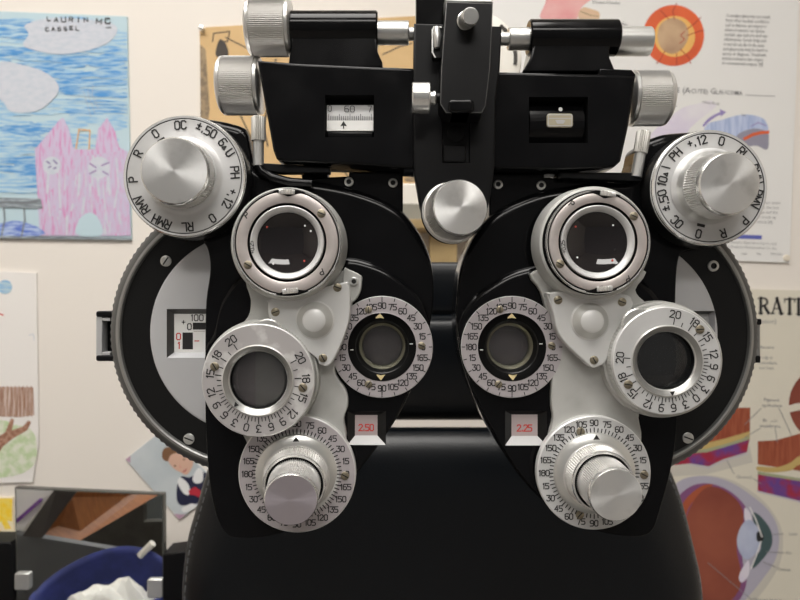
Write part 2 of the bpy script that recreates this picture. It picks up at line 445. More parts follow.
        tri = [(548,296),(552,292),(600,290),(627,295),(632,300),(632,308),(618,330),(607,360),(600,366),(592,367.5),(584,361),(566,344),(557,330),(553,312)]
        sc3 = [(558,300),(622,302),(594,360)]; boss = (590, 321); tabp = [(534,272),(541,275),(546,290),(551,325),(546,318),(540,292),(534,285)]; tsc = None
    a.prism(smooth(low, 4), -6, 2, 'silver_cast', 1.6, steps=3)
    if L: a.prism(smooth(tabp, 3), -4, 6, 'silver_cast', 1.2, steps=3)
    am = part('mounting_arm', a, ph, frame(fx, fy, ya), 'silver arm plate')
    yt = -.012; t = MB(fx, fy, sc(yt))
    t.prism(smooth(tri, 4), -14, 0, 'silver_plate', 1.5, steps=3)
    t.lathe([(19.5, -1, 'silver_plate'), (19.5, .5, 'silver_plate'), (18, 1.5, 'silver_plate'), (11.5, 8, 'silver_cast'), (9.5, 9.2, 'silver_plate'), (0, 9.6, 'silver_plate')], boss[0], boss[1], 64)
    part('cover_plate', t, am, frame(fx, fy, yt), 'pale triangular cover with a round boss')
    for i, (sx, sy) in enumerate(sc3): screw(am, sx, sy, yt, 4.3, 70 + 40*i, h=1.2)
    if tsc: screw(am, tsc[0], tsc[1], ya - .003, 4.2, 0, 'steel', 2.5, hexed=True)

    # --- flip-in cross cylinder
    fc, base = ((287, 242.5), (289.5, 245)) if L else ((598, 242), (590, 244))
    yc = -.021; M = frame(fc[0], fc[1], yc); kk = sc(yc); r = 54.5 if L else 52.5
    h0 = MB(0, 0, sc(yc + .013)); rb = 57.5
    h0.lathe([(0, -8, 'silver_cast'), (rb, -8, 'silver_cast'), (rb-2, 12, 'silver_cast'), (rb-3.5, 16, 'silver_cast'), (rb-6, 17, 'silver_cast'), (34, 17, 'black_void'), (34, -4, 'black_void'), (0, -4, 'black_void')], 0, 0, 120)
    cc = part('cross_cylinder', h0, ph, frame(base[0], base[1], yc + .013), 'silver ring of the flip-in cross cylinder lens')
    b = MB(fc[0], fc[1], kk); e = r
    b.lathe([(31, -19, 'black_void'), (31, -9, 'black_void'), (e-3, -9, 'knurled_dark'), (e-3, -5, 'knurled_dark', .8), (e-1, -4, 'chrome'), (e, -2, 'chrome'), (e-1, 0, 'chrome'), (e-2, -.2, 'chrome'), (e-2.4, -1.5, 'black_void'), (e-3.4, -1.5, 'black_void'), (e-3.6, .2, 'cross_face'),
             (e-4.2, .5, 'cross_face'), (40.5, .5, 'cross_face'), (39.6, 0, 'cross_face'), (39.3, -3, 'black_void'), (37.2, -3, 'black_void'), (36.8, .4, 'silver_dial'), (36, .8, 'silver_dial'), (34, .2, 'silver_dial'), (30.5, -3.5, 'silver_dial'), (29.8, -7, 'black_satin'), (29.8, -18, 'black_void'), (0, -18, 'black_void')], seg=180)
    for dg in ((2, 174) if L else (8, 176)):
        b.poly([polar(fc[0], fc[1], r - 1.2, dg + t) for t in range(-18, 19, 3)] + [polar(fc[0], fc[1], r - 9 + abs(t)/2.6, dg + t) for t in range(17, -18, -3)], 'black_void', .62)
    b.text('P', fc[0]-40.5 if L else fc[0]-26.5, fc[1]-27.5 if L else fc[1]-38, 5.5, 'ink', .75, -38 if L else 40, sw=.2)
    b.text('P', fc[0]+34.5 if L else fc[0]+29.5, fc[1]+29.5 if L else fc[1]+37, 5.5, 'ink', .75, 160, sw=.2)
    p = polar(fc[0], fc[1], 35.2, 262)
    b.text('+0.25', p[0], p[1], 3.6, 'ink', .95, -98, sw=.17, gap=1.2)
    part('lens_ring', b, cc, M, 'pinkish silver ring face with engraved letters')
    ln = MB(fc[0], fc[1], kk); RS = 66; ln.lathe([(29.8, -18, 'lens_dark')] + [(q, -4.2 - (math.sqrt(RS*RS-q*q) - math.sqrt(RS*RS-29.8**2)), 'lens_dark') for q in (29.8, 27, 24, 21, 18, 15, 12, 9, 6, 3, 0)], seg=96)
    for dx, dy, m in ((-21, -16, 'dot_red'), (17, -17.5, 'dot_white'), (23, -12, 'dot_white') if L else (25, 9, 'ink'), (21, 23, 'dot_red'), (-19, 27 if L else 15, 'dot_white')):
        if dx*dx + dy*dy > 26.5**2: dx *= .78; dy *= .78
        rr2 = dx*dx + dy*dy; z = -4.2 - (math.sqrt(RS*RS-rr2) - math.sqrt(RS*RS-29.8**2)) + .8
        ln.poly(circle(fc[0]+dx, fc[1]+dy, 1.1, 10), m, z)
    part('lens', ln, cc, M, 'dark glossy lens with tiny alignment dots')
    for dg in ((50, 240) if L else (54, 240)):
        sx, sy = polar(fc[0], fc[1], 45 if L else 44, dg); screw(cc, sx, sy, yc, 4.3, dg + 60, h=1.2)
    for dg in ((2, 174) if L else (8, 176)):
        sx, sy = polar(fc[0], fc[1], r - 5, dg)
        tw = MB(0, 0, kk); tw.lathe([(0, -2.5, 'knurled_metal'), (13, -2.5, 'knurled_metal'), (14, -1.8, 'knurled_metal', 1.3), (14, 1.8, 'knurled_metal', 1.3), (13, 2.5, 'knurled_metal'), (0, 2.5, 'knurled_metal')], 0, 0, 64)
        # the wheel stands edge-on in a slot of the ring
        d = 1 if dg < 90 else -1
        o = polar(fc[0], fc[1], r - 5.6, dg); ra = math.radians(dg)
        part('thumbwheel', tw, cc, frame(o[0], o[1], yc + .0048, zdir=(math.sin(ra), 0, math.cos(ra))), 'knurled adjusting wheel')

    # --- rotary prism
    fc, base = ((258, 380.5), (262, 377)) if L else ((667, 361), (659, 359))
    M = frame(fc[0], fc[1], yc); r = 56.5 if L else 54
    h0 = MB(0, 0, sc(yc + .014)); rb = 58.5
    h0.lathe([(0, -8, 'silver_cast'), (rb, -8, 'silver_cast'), (rb-1, 6, 'silver_cast'), (rb-3, 6.5, 'silver_cast'), (rb-3, 8, 'silver_cast', .8), (rb-4, 17, 'silver_cast', .8), (rb-4, 17.5, 'silver_cast'), (rb-6, 20, 'silver_cast'), (34, 20, 'silver_cast'), (33, -4, 'black_satin'), (0, -4, 'black_void')], 0, 0, 200)
    rp = part('rotary_prism', h0, ph, frame(base[0], base[1], yc + .014), 'silver drum of the rotating prism lens')
    b = MB(fc[0], fc[1], kk); fm = 'worn_dial' if L else 'silver_dial'
    b.lathe([(33, -9, 'silver_plate'), (r-.6, -9, 'silver_plate'), (r, -7, 'silver_plate'), (r, -.8, 'silver_plate'), (r-.8, 0, 'silver_plate'), (r-1.2, 0, fm), (36, 0, fm), (35.6, 1.4, 'steel'), (34.8, 1.8, 'steel'), (30, -1.2, 'grey_rim_light'), (28.8, -3, 'steel'), (28.4, -16 if L else -26, 'black_satin'), (0, -16 if L else -26, 'lens_grey' if L else 'lens_dark')], seg=160)
    z = .25
    zero = 194 if L else 142
    for val, off in ((20, 132), (18, 107), (15, 83.5), (12, 61), (9, 45), (6, 30), (3, 15), (0, 0)):
        for sg in ((1, -1) if val else (1,)):
            dg = zero + sg * off; x, yv = polar(fc[0], fc[1], 48.2 if L else 47.3, dg)
            b.text(str(val), x, yv, 7.0, 'ink', z, dg, sw=.17)
            b.seg2(polar(fc[0], fc[1], 36.8, dg), polar(fc[0], fc[1], 43.5, dg), 1.05, 'ink', z, 0)
    marks = [(0,0),(1,5),(2,10),(3,15),(4,20),(5,25),(6,30),(7,35),(8,40),(9,45),(10,50.3),(11,55.6),(12,61),(13,68.5),(14,76),(15,83.5),(16.5,95.2),(18,107),(19,119.5),(20,132)]
    for val, off in marks:
        if val in (0,3,6,9,12,15,18,20): continue
        for sg in (1, -1):
            dg = zero + sg*off; b.seg2(polar(fc[0], fc[1], 36.8, dg), polar(fc[0], fc[1], 41.2, dg), .9, 'ink', z, 0)
    dg = 222 if L else 172
    b.poly([polar(fc[0], fc[1], 30.5, dg-5), polar(fc[0], fc[1], 30.5, dg+5), polar(fc[0], fc[1], 35, dg)], 'ink', 2.4)
    part('prism_dial', b, rp, M, 'numbered prism dial ring')
    ln = MB(fc[0], fc[1], kk); ln.lathe([(28.3, -12, 'lens_glass'), (28.3, -9, 'lens_glass'), (20, -6.8, 'lens_glass'), (0, -5.5, 'lens_glass'), ], seg=80)
    ln.lathe([(0, -12, 'lens_glass'), (28.3, -12, 'lens_glass')], seg=80)
    part('lens', ln, rp, M, 'clear glass lens')
    if L:
        hb = MB(fc[0], fc[1], kk); x0 = fc[0] - 5
        hb.prism([(x0, fc[1]-28), (x0+8, fc[1]-27.4), (x0+20, fc[1]-22), (x0+28, fc[1]-12), (x0+30, fc[1]+2), (x0+28, fc[1]+12), (x0+20, fc[1]+22), (x0+8, fc[1]+27), (x0, fc[1]+27.8)], -15.9, -13, 'prism_half')
        part('half_prism', hb, rp, M, 'paler half of the split prism')
    for dg in ((288, 99) if L else (46, 239)):
        sx, sy = polar(fc[0], fc[1], 45.5, dg); screw(rp, sx, sy, yc, 4.4, dg + 40, h=1.4)
    dg = 12 if L else 322
    o = polar(fc[0], fc[1], 46, dg)
    tw = MB(0, 0, kk); tw.lathe([(0, -4, 'knurled_metal'), (16, -4, 'knurled_metal'), (17, -3, 'knurled_metal', 1.2), (17, -.5, 'knurled_metal', 1.2), (15.5, .4, 'steel'), (0, .4, 'steel')], 0, 0, 56)
    part('thumbwheel', tw, rp, frame(o[0], o[1], yc + .0012), 'knurled adjusting wheel')

    # --- sight aperture ring
    yr = -.0045; ax, ay = ap; r = 51 if L else 51
    M = frame(ax, ay, yr); kk = sc(yr); b = MB(ax, ay, kk); q = 1 if L else -1
    b.lathe([(34, -4, 'mauve_dial'), (r-.5, -4, 'mauve_dial'), (r, -1, 'silver_plate'), (r-.6, 0, 'silver_plate'), (r-1.4, 0, 'mauve_dial'), (34.5, 0, 'mauve_dial'), (34.2, .3, 'mauve_dial'), (33.8, -1.5, 'black_void'), (27, -2.5, 'black_void'), (25.5, -4, 'black_wheel'), (23.5, -12, 'black_wheel'), (22, -13.5, 'lens_olive'), (21, -15, 'lens_olive'), (20.4, -26, 'lens_olive'), (0, -26, 'lens_grey')], seg=140)
    z = .25
    for i in range(24):
        dg = i*15; val = (90 - dg) % 180
        if dg == 270: val = 180
        x, yv = polar(ax, ay, 41.3, dg)
        b.text(str(val), x, yv, 5.6, 'ink', z, 0, wr=.58, sw=.185, gap=1.3)
        b.seg2(polar(ax, ay, 50.4 - (6.5 if dg in (0, 180) else 3.6), dg), polar(ax, ay, 50.4, dg), .9, 'ink', z, 0)
    tx = -2 if L else 0
    b.poly([(ax+tx-4.3, ay-29.6), (ax+tx, ay-35.2+1.5), (ax+tx+4.3, ay-28.4), (ax+tx, ay-29.2), (ax+tx-4.3, ay-28.4)], 'gold_mark', -.6)
    b.poly([(ax+tx+1-4.3, ay+28.6), (ax+tx+1, ay+33.6), (ax+tx+5.3, ay+27.6), (ax+tx+1, ay+28.4), (ax+tx-3.3, ay+27.6)], 'gold_mark', -.6)
    b.seg2((ax-31.5, ay+3), (ax-29, ay+3), .8, 'dot_white', -1.5); b.seg2((ax+28, ay-3), (ax+30.5, ay-3), .8, 'dot_white', -1.5)
    ar = part('aperture_ring', b, ph, M, 'pale degree ring around the black sight opening')
    ln = MB(ax, ay, kk); ln.lathe([(0, -23, 'lens_glass'), (20.3, -23, 'lens_glass'), (20.3, -20, 'lens_glass'), (14, -18, 'lens_glass'), (7, -17, 'lens_glass'), (0, -16.6, 'lens_glass')], seg=64)
    part('lens', ln, ar, M, 'clear sight lens')
    for dg in (340, 88, 200):
        if not L and dg == 340: dg = 342
        sx, sy = polar(ax, ay, 39.5, dg); screw(ar, sx, sy, yr, 3.7, dg+20, h=1.2)

    # --- cylinder axis dial with its double knob
    cx, cy = (297, 474) if L else (594, 473)
    tip = (290.3, 502.5) if L else (618, 497)
    yd = -.009; M = frame(cx, cy, yd); kk = sc(yd); b = MB(cx, cy, kk); r = 58.8 if L else 57
    fm = 'mauve_dial' if L else 'silver_dial'
    b.lathe([(0, -12, 'silver_plate'), (r-.5, -12, 'silver_plate'), (r, -10, 'silver_plate'), (r, -1, 'silver_plate'), (r-1, 0, 'silver_plate'), (r-2, 0, fm), (42, 0, fm), (41, .6, 'silver_plate'), (0, .6, 'silver_plate')], seg=140)
    for i in range(24):
        dg = i*15; val = (90 - dg) % 180
        if dg == 270: val = 180
        x, yv = polar(cx, cy, 50.2, dg); b.text(str(val), x, yv, 5.5, 'ink', .25, 0, wr=.6, sw=.185, gap=1.3)
    for i in range(72):
        b.seg2(polar(cx, cy, 40 if i % 3 else 40, i*5), polar(cx, cy, 45 if i % 3 else 45.6, i*5), 1.1, 'ink', .75, 0)
    axd = part('axis_dial', b, ph, M, 'round cylinder axis dial numbered in degrees')
    k1 = [(41, 0, 'steel'), (40.5, 3, 'steel'), (33, 8, 'steel'), (32, 8, 'knurled_metal'), (31.5, 9, 'knurled_metal'), (31.5, 9, 'knurled_metal', 1.2), (30, 26, 'knurled_metal', 1.2), (30, 26.5, 'knurled_metal'), (29.2, 28.5, 'chrome'), (27.5, 28.5, 'chrome'), (26.8, 26, 'black_void'), (0, 26, 'black_void')]
    k1o = knob('axis_knob', axd, (cx, cy), yd, tip, .033, k1, label='outer knurled sleeve of the double knob')
    a = MB(0, 0, kk); 
    a.poly([(0, -40.5), (3.8, -34.5), (1, -35.4), (1, -32), (-1, -32), (-1, -35.4), (-3.8, -34.5)], 'ink', 6.4)
    part('arrow_mark', a, k1o, frame(cx, cy, yd, tip, yd - .033), 'black pointer arrow')
    tr = 26.3 if L else 25.5; yb = yd
    kcap = 'mauve_cap' if L else 'brushed_cap'
    k2 = [(25.5, 24, 'knurled_metal'), (25.3, 25, 'knurled_metal'), (25.3, 26, 'knurled_metal', 1.3), (24.4, 58, 'knurled_metal', 1.3), (24.4, 59, 'chrome'), (24.2, 62, 'chrome'), (23.4, 63.2, 'chrome'), (0, 63.6, kcap)]
    knob('power_knob', axd, (cx, cy), yd, tip, .033, k2, label='inner knob with brushed round cap')
    for dg, rr in (((92, 49),) if L else ((342, 44.5), (92, 51), (199, 45))):
        sx, sy = polar(cx, cy, rr-1, dg); screw(axd, sx, sy, yd, 4.2, dg+25, h=1.4)

    # --- auxiliary lens dial
    cx, cy = (184, 176) if L else (710, 187.5)
    yx = -.012; M = frame(cx, cy, yx); kk = sc(yx); b = MB(cx, cy, kk); r = 61 if L else 57.8
    rim = 'black_wheel'
    b.lathe([(0, -30, rim), (r+1, -30, rim), (r+1.5, -28, rim, 1.0), (r+1.2, -6, rim, 1.0), (r+.3, -5, rim), (r, -4, 'silver_plate'), (r, -1.2, 'chrome'), (r-1.2, 0, 'chrome'), (r-3, -.2, 'silver_dial'), (r-3.3, -.6, 'ink'), (r-4, -.6, 'ink'), (r-4.3, -.2, 'silver_dial'), (40, -.2, 'silver_dial'), (37.5, .6, 'silver_dial'), (35, 3, 'silver_dial'), (34, 6, 'silver_dial'), (0, 6, 'silver_dial')], seg=200)
    names = ['OC', '#.50', '6^U', 'PH', '+.12', '0', 'RL', 'RMH', 'RMV', 'P', 'R', '0'] if L else ['OC', '#.50', '10^I', 'PH', '+.12', '0', 'RL', 'RMH', 'RMV', 'P', 'R', '0']
    st = -4 if L else 224
    for i, t in enumerate(names):
        dg = st + 30*i; x, yv = polar(cx, cy, r-10.0, dg); b.text(t, x, yv, 8.1, 'ink', .2, dg, wr=.57, sw=.185)
    dg = 328 if L else 194
    c = polar(cx, cy, r-18.8, dg); d = math.radians(dg)
    b.seg2((c[0]-3.2*math.cos(d), c[1]-3.2*math.sin(d)), (c[0]+3.2*math.cos(d), c[1]+3.2*math.sin(d)), 3.0, 'ink', .9, .3)
    if not L:
        sx, sy = polar(cx, cy, 35, 165)
    ad = part('auxiliary_dial', b, ph, M, 'large silver dial lettered around the rim')
    tip = (173, 170) if L else (732, 183)
    n = 33.5 if L else 32
    kk2 = [(n+1, 3, 'steel'), (n+.6, 6, 'steel'), (n, 7, 'knurled_metal'), (n, 8, 'knurled_metal', 1.3), (n-1, 26, 'knurled_metal', 1.3), (n-1, 27, 'chrome'), (n-2, 29.5, 'chrome'), (n-2.8, 30.3, 'chrome'), (0, 32.5, 'brushed_cap')] if L else \
          [(n+7, 1, 'silver_dial'), (n+3.5, 6, 'silver_dial'), (n, 12, 'steel'), (n, 13, 'knurled_metal'), (n, 14, 'knurled_metal', 1.3), (n-2, 33, 'knurled_metal', 1.3), (n-2, 34, 'chrome'), (n-3, 38, 'chrome'), (n-4, 39, 'chrome'), (0, 41, 'brushed_cap')]
    knob('selector_knob', ad, (cx - 1, cy), yx, tip, .0165 if L else .0205, kk2, label='knurled selector knob with brushed conical face')

    # --- little locking post and its bent lever
    post = [(258.5, 117, 141, 7.2), (258.5, 141, 166, 5.4)] if L else [(640, 131, 153, 7), (636, 153, 177, 5.6)]
    yp = -.001; kk = sc(yp)
    lv = MB(258, 170, kk) if L else MB(636, 175, kk)
    if L: lv.tube([(258, 165, 0), (262, 172, 0), (272, 178, 1), (290, 183, 2), (312, 184, 0)], [5, 5.5, 5, 5, 5], 'black_paint'); lv.prism([(256,163),(275,164),(330,168),(330,173),(280,173),(262,170)], -10, 2, 'black_satin', 1)
    else: lv.prism([(560,172.5),(640,173),(643,178),(640,182),(560,178)], -8, 2, 'black_satin', 1)
    lo = part('lock_lever', lv, ph, frame(258, 170, yp) if L else frame(636, 175, yp))
    lx, ty, by, rr = post[0]
    b = MB(0, 0, kk); hh = by - ty; h2 = post[1][2] - post[1][1]; x2 = post[1][0]
    b.lathe([(0, 0, 'steel'), (post[1][3], 0, 'steel'), (post[1][3], h2, 'steel'), (rr-.5, h2, 'post_grip'), (rr, h2+1, 'post_grip', .9), (rr, h2+hh-1, 'post_grip', .9), (rr-1, h2+hh, 'post_grip'), (0, h2+hh, 'knurled_metal')], 0, 0, 44)
    part('lock_post', b, lo, frame(x2, post[1][2], yp, zdir=((lx-x2)*kk*2 + 1e-6, 0, (post[1][2]-ty)*kk)), 'small knurled steel post')

    # --- slider housing above, with its window, tube and side knobs
    ys = -.006; fx, fy = (335, 115) if L else (565, 120); M = frame(fx, fy, ys); kk = sc(ys)
    b = MB(fx, fy, kk)
    if L:
        b.prism([(257,60),(300,63),(376,66.5),(430,68.5),(430,169),(400,168),(350,164),(284,161.5),(276,158),(273,150),(264,100)], -44, 0, 'black_paint', 3, 2.5); wd = (325, 95, 374, 137)
    else:
        b.prism([(480,71),(560,73),(604,74),(636,75.5),(634,90),(629,125),(621,161),(615,166.5),(600,168),(555,169.5),(480,168)], -44, 0, 'black_paint', 3, 2.5); wd = (529, 97, 588, 143)
    cut = MB(fx, fy, kk); cut.rect(*wd, -16, 10, 'black_void')
    sl = part('slider_housing', carve(b, [cut], 'slider_housing'), ph, M)
    q = MB(fx, fy, kk)
    if L:
        q.funnel(*wd, 325.5, 98, 373.5, 136, 0, -13, ['black_void']*4, 'black_void')
        n = 10; prev = None      # drum with the scale
        rows = []
        for i in range(n+1):
            t = i/n; yy = 102 + 17*t; rows.append((yy, -12 + 5*math.sin(PI*.5*(.25+.75*t))))
        for i in range(n):
            q.f([q.v(326, rows[i][0], rows[i][1]), q.v(326, rows[i+1][0], rows[i+1][1]), q.v(373, rows[i+1][0], rows[i+1][1]), q.v(373, rows[i][0], rows[i][1])], 'scale_grey')
        q.rect(326, 118.7, 373, 129, -12, -6.5, 'scale_white')
        q.prism([(326,130),(373,130),(373,136.5),(326,136.5)], -12, -5.5, 'black_paint', 2)
        z = -6.6
        q.text('0', 329, 106.5, 5.5, 'ink', z, wr=.6, sw=.12); q.text('60', 349, 107, 6, 'ink', z, wr=.68, sw=.12); q.text('7', 369.5, 107, 6, 'ink', z, wr=.6, sw=.12)
        for i in range(21):
            x = 328 + i*2.15; hgt = 6.5 if i % 5 == 0 else 4.4
            q.seg2((x, 118.5 - hgt), (x, 118.5), .55, 'ink', -6.5, 0)
        q.poly([(343, 119.2), (346.3, 124.6), (343.6, 124), (343.6, 127), (342.4, 127), (342.4, 124), (339.7, 124.6)], 'ink', -6.3)
        part('scale_window', q, sl, M, 'window showing a pupil distance scale')
    else:
        q.funnel(*wd, 529.5, 97.5, 587.5, 142.5, 0, -13, ['black_void']*4, 'black_void')
        b2 = []
        n = 12
        rows = [(98 + 44*i/n, -13 + 9*math.sin(PI*i/n)) for i in range(n+1)]
        for i in range(n):
            q.f([q.v(531, rows[i][0], rows[i][1]), q.v(531, rows[i+1][0], rows[i+1][1]), q.v(586, rows[i+1][0], rows[i+1][1]), q.v(586, rows[i][0], rows[i][1])], 'black_paint')
        q.poly(circle(562, 107.5, 2.1, 16), 'dot_white', -6.0)
        part('level_window', q, sl, M, 'recess holding a spirit level')
        q = MB(fx, fy, kk); q.prism(rrect(547.5, 112.5, 574, 126.5, 3), -9, -3, 'bubble_fluid', 1)
        q.line([(549,114),(572.5,114),(572.5,125),(549,125)], .8, 'scale_grey', -2.9, closed=True); q.seg2((549, 117.5), (572, 117.5), .7, 'scale_grey', -2.9)
        q.poly([(556,119.5),(558,119),(564,119),(566,120),(564,123),(558,123)], 'scale_grey', -2.8)
        part('bubble_level', q, sl, M, 'tiny amber spirit level vial')
    if not L:
        q = MB(fx, fy, kk); q.prism([(600,67),(633,68.5),(637,73),(637,76),(600,75)], -44, -3, 'black_paint', 1.5); part('flange', q, sl, M)
    # tube on top
    yt = .004; kk = sc(yt)
    if L: tx0, tx1, ty, tr, foot = 291, 378, 30, 18, [(293,36),(377,36),(378,56),(383,67),(383,72),(290,72),(292,56)]
    else: tx0, tx1, ty, tr, foot = 528, 617, 38, 17.5, [(532,44),(611,44),(606,54),(606,62),(612,76),(520,76),(528,62)]
    b = MB(tx0, ty, kk); b.prism(foot, -30, 12, 'black_paint', 2)
    tb = part('slider_tube', b, sl, frame(tx0, ty, yt))
    b = MB(0, 0, kk); Lx = tx1 - tx0
    b.lathe([(0, 0, 'black_paint'), (tr-1.5, 0, 'black_paint'), (tr, 1.5, 'black_paint'), (tr, Lx-1.5, 'black_paint'), (tr-1.5, Lx, 'black_paint'), (0, Lx, 'black_paint')], 0, 0, 56)
    part('tube_barrel', b, sl, frame(tx0, ty, yt, zdir=(1, 0, 0)))
    if L: rods = [(376, 409, 33, 11.5), (407, 420, 34, 6.5)]
    else: rods = [(508, 530, 39, 11), (498, 510, 39, 6.5), (615, 650, 41.5, 14)]
    for a0, a1, ry, rr in rods:
        b = MB(0, 0, kk); b.lathe([(0, 0, 'steel'), (rr-.8, 0, 'steel'), (rr, 1, 'steel'), (rr, a1-a0-1, 'steel'), (rr-.8, a1-a0, 'steel'), (0, a1-a0, 'black_satin')], 0, 0, 48)
        part('slider_rod', b, sl, frame(a0, ry, yt, zdir=(1, 0, 0)), 'polished steel rod')
    if L:
        side_knob('adjusting_knob', sl, 292, 248.5, 28, .004, 27.5)
        side_knob('adjusting_knob', sl, 262, 221, 86, .012, 28.5)
    else:
        side_knob('adjusting_knob', sl, 628, 667, 98.5, .012, 27)
    # pivot between slider and housing
    px0, px1 = (302, 328) if L else (556, 583)
    b = MB((px0+px1)/2, 168, sc(.012)); b.rect(px0, 160, px1, 180, -12, 4, 'black_satin', 2); 
    part('pivot', b, sl, frame((px0+px1)/2, 168, .012))

battery('L'); battery('R')

# ---------------------------------------------------------------- centre bracket
yb = -.014; k = sc(yb); M = frame(455, 120, yb)
b = MB(455, 120, k)
b.prism([(414,23),(502,26),(500,70),(496,100),(495,165),(490,200),(482,228),(470,238),(440,239),(428,230),(420,205),(414,170),(413,100)], -24, 0, 'black_satin', 2, 2)
b.rect(416, -30, 445, 40, -30, -4, 'black_paint', 3)
cut = MB(455, 120, k); cut.rect(442, 117, 470, 163, -3, 10, 'black_satin')
br = part('support_bracket', carve(b, [cut], 'support_bracket'), ph, M)
q = MB(455, 120, k); q.funnel(442, 117, 470, 163, 443, 118, 469, 162, 0, -2.5, ['black_satin']*4, 'black_satin')
q.lathe([(9, -2.5, 'black_satin'), (8.5, -1.4, 'black_satin'), (7, -1, 'black_satin'), (0, -1, 'black_satin')], 456, 133, 40)
q.prism(rrect(443.5, 145, 466, 162, 2), -2.6, -.2, 'black_satin', 1.5)
part('latch_recess', q, br, M, 'recessed latch panel')
yq = -.030; k = sc(yq); M2 = frame(466, 55, yq)
b = MB(466, 55, k)
b.prism([(446,1.5),(493,3),(492,30),(490,70),(486,105),(482,113),(446,113),(440,104),(441,70),(444,30)], -34, 0, 'black_satin', .9, steps=2, mbev='grey_rim')
b.rect(448, 100, 474, 113, -34, 4, 'black_paint', 3)
b.prism([(446,-12),(492,-12),(493,2),(446,1)], -34, -1, 'steel', 1)
part('front_block', b, br, M2, 'upright black clamp block')
knob('pin', br, (466, 21), yq, (472.5, 14.5), .012, [(9.5, -3, 'black_paint'), (9.5, 1, 'black_paint'), (8.6, 2, 'steel'), (8.6, 19, 'steel'), (7.4, 21, 'chrome'), (0, 21.6, 'chrome')], 48, 'short steel pin')
q = MB(437, 42, sc(-.022)); q.line([(441, 27), (434, 27), (432.5, 30), (432.5, 52), (435, 57)], 1.5, 'steel', 0)
q.prism(rrect(432, 26, 444, 58, 3), -10, -1, 'black_satin', 1); q.tube([(437, 28, 1), (437, 36, 2), (437, 48, 1)], [2.5, 4.5, 3], 'steel')
part('clip', q, br, frame(437, 42, -.022), 'bright metal clip')
M3 = frame(412, 98, -.026, zdir=(1, 0, 0)); b = MB(0, 0, sc(-.026))
b.lathe([(0, 0, 'chrome'), (14, 0, 'chrome'), (15, 1, 'chrome'), (15, 17, 'chrome'), (14, 18, 'steel'), (6, 18.5, 'steel'), (6, 21, 'steel'), (7, 21, 'steel'), (7, 23, 'steel'), (5, 24, 'steel'), (5, 30, 'black_satin'), (0, 30, 'black_satin')], 0, 0, 64)
part('roller', b, br, M3, 'chrome roller')
knob('levelling_knob', br, (452, 213), -.014, (462, 206.3), .017, [(31, -4, 'black_paint'), (31, 1, 'black_paint'), (30, 1.5, 'steel'), (29.6, 3, 'steel'), (29.2, 3.5, 'knurled_metal'), (29.2, 4, 'knurled_metal', 1.3), (27.4, 27, 'knurled_metal', 1.3), (27, 28, 'steel'), (26.6, 31, 'chrome'), (25.8, 32, 'chrome'), (0, 34, 'brushed_cap')], 160, 'levelling knob with brushed conical cap')
# hanger from the bracket up to the stand arm, out of the picture
b = MB(430, 0, sc(0)); b.rect(405, -420, 470, -25, -34, 0, 'black_paint', 4)
part('hanger', b, br, frame(430, 0, 0))

# ================================================================== EXAMINATION CHAIR
yc = .20; k = sc(yc)
base = P(445, 1500, .32); base.z = 0
ch = thing('examination_chair', 'black stitched leather examination chair behind the phoropter', 'chair', Matrix.Translation(base))
M = frame(445, 520, yc); b = MB(445, 520, k)
bk = [(240,436.5),(340,435.5),(445,435),(550,435.5),(630,436.5),(658,444),(677,468),(692,503),(705,552),(715,602),(716,680),(722,800),(722,1000),(700,1050),(180,1050),(166,1000),(168,800),(173,680),(173,600),(178,552),(188,515),(201,472),(216,446)]
b.prism(smooth(bk, 5), -40, 0, 'leather', 64, 30, steps=18, about=(445, 740, 270, 305))
bb = part('backrest', b, ch, M)
s = MB(445, 520, k); ins = MB.inset(MB.ccw(smooth(bk, 5)), 9)
pts = [p for p in ins]
for i in range(len(pts)):
    a, c = Vector(pts[i]), Vector(pts[(i+1) % len(pts)])
    if a.y < 470: continue
    n = max(1, int((c-a).length / 6))
    for t in range(n):
        p0 = a + (c-a) * (t/n); p1 = a + (c-a) * ((t+.6)/n)
        s.tube([(p0.x, p0.y, -8), (p1.x, p1.y, -8)], .7, 'thread', 5)
part('stitching', s, bb, M, 'grey stitching along the edge')
yh = .245; k = sc(yh); Mh = frame(445, 340, yh, zdir=(1, 0, 0))
# side profile of the head pad, extruded across
def pad(name, prof, x0, x1, label=None):
    b = MB(0, 0, k); w = (x1 - x0)
    pr = smooth(prof, 6)     # (depth towards viewer, height)
    for half in (0,):
        rows = []
        for t, e in ((0, .82), (.015, .93), (.05, 1), (.95, 1), (.985, .93), (1, .82)):
            cxm = sum(p[0] for p in pr)/len(pr); cym = sum(p[1] for p in pr)/len(pr)
            rows.append([b.v((cxm + (p[0]-cxm)*e), -(cym + (p[1]-cym)*e), (t-.5)*w) for p in pr])
        n = len(pr)
        for i in range(len(rows)-1):
            for j in range(n): b.f((rows[i][j], rows[i][(j+1) % n], rows[i+1][(j+1) % n], rows[i+1][j]), 'leather')
        b.f(rows[0][::-1], 'leather'); b.f(rows[-1], 'leather')
    bm = bmesh.new(); me = b.mesh(name); bm.from_mesh(me); bmesh.ops.recalc_face_normals(bm, faces=bm.faces); bm.to_mesh(me); bm.free()
    return part(name, me, ch, Mh, label)
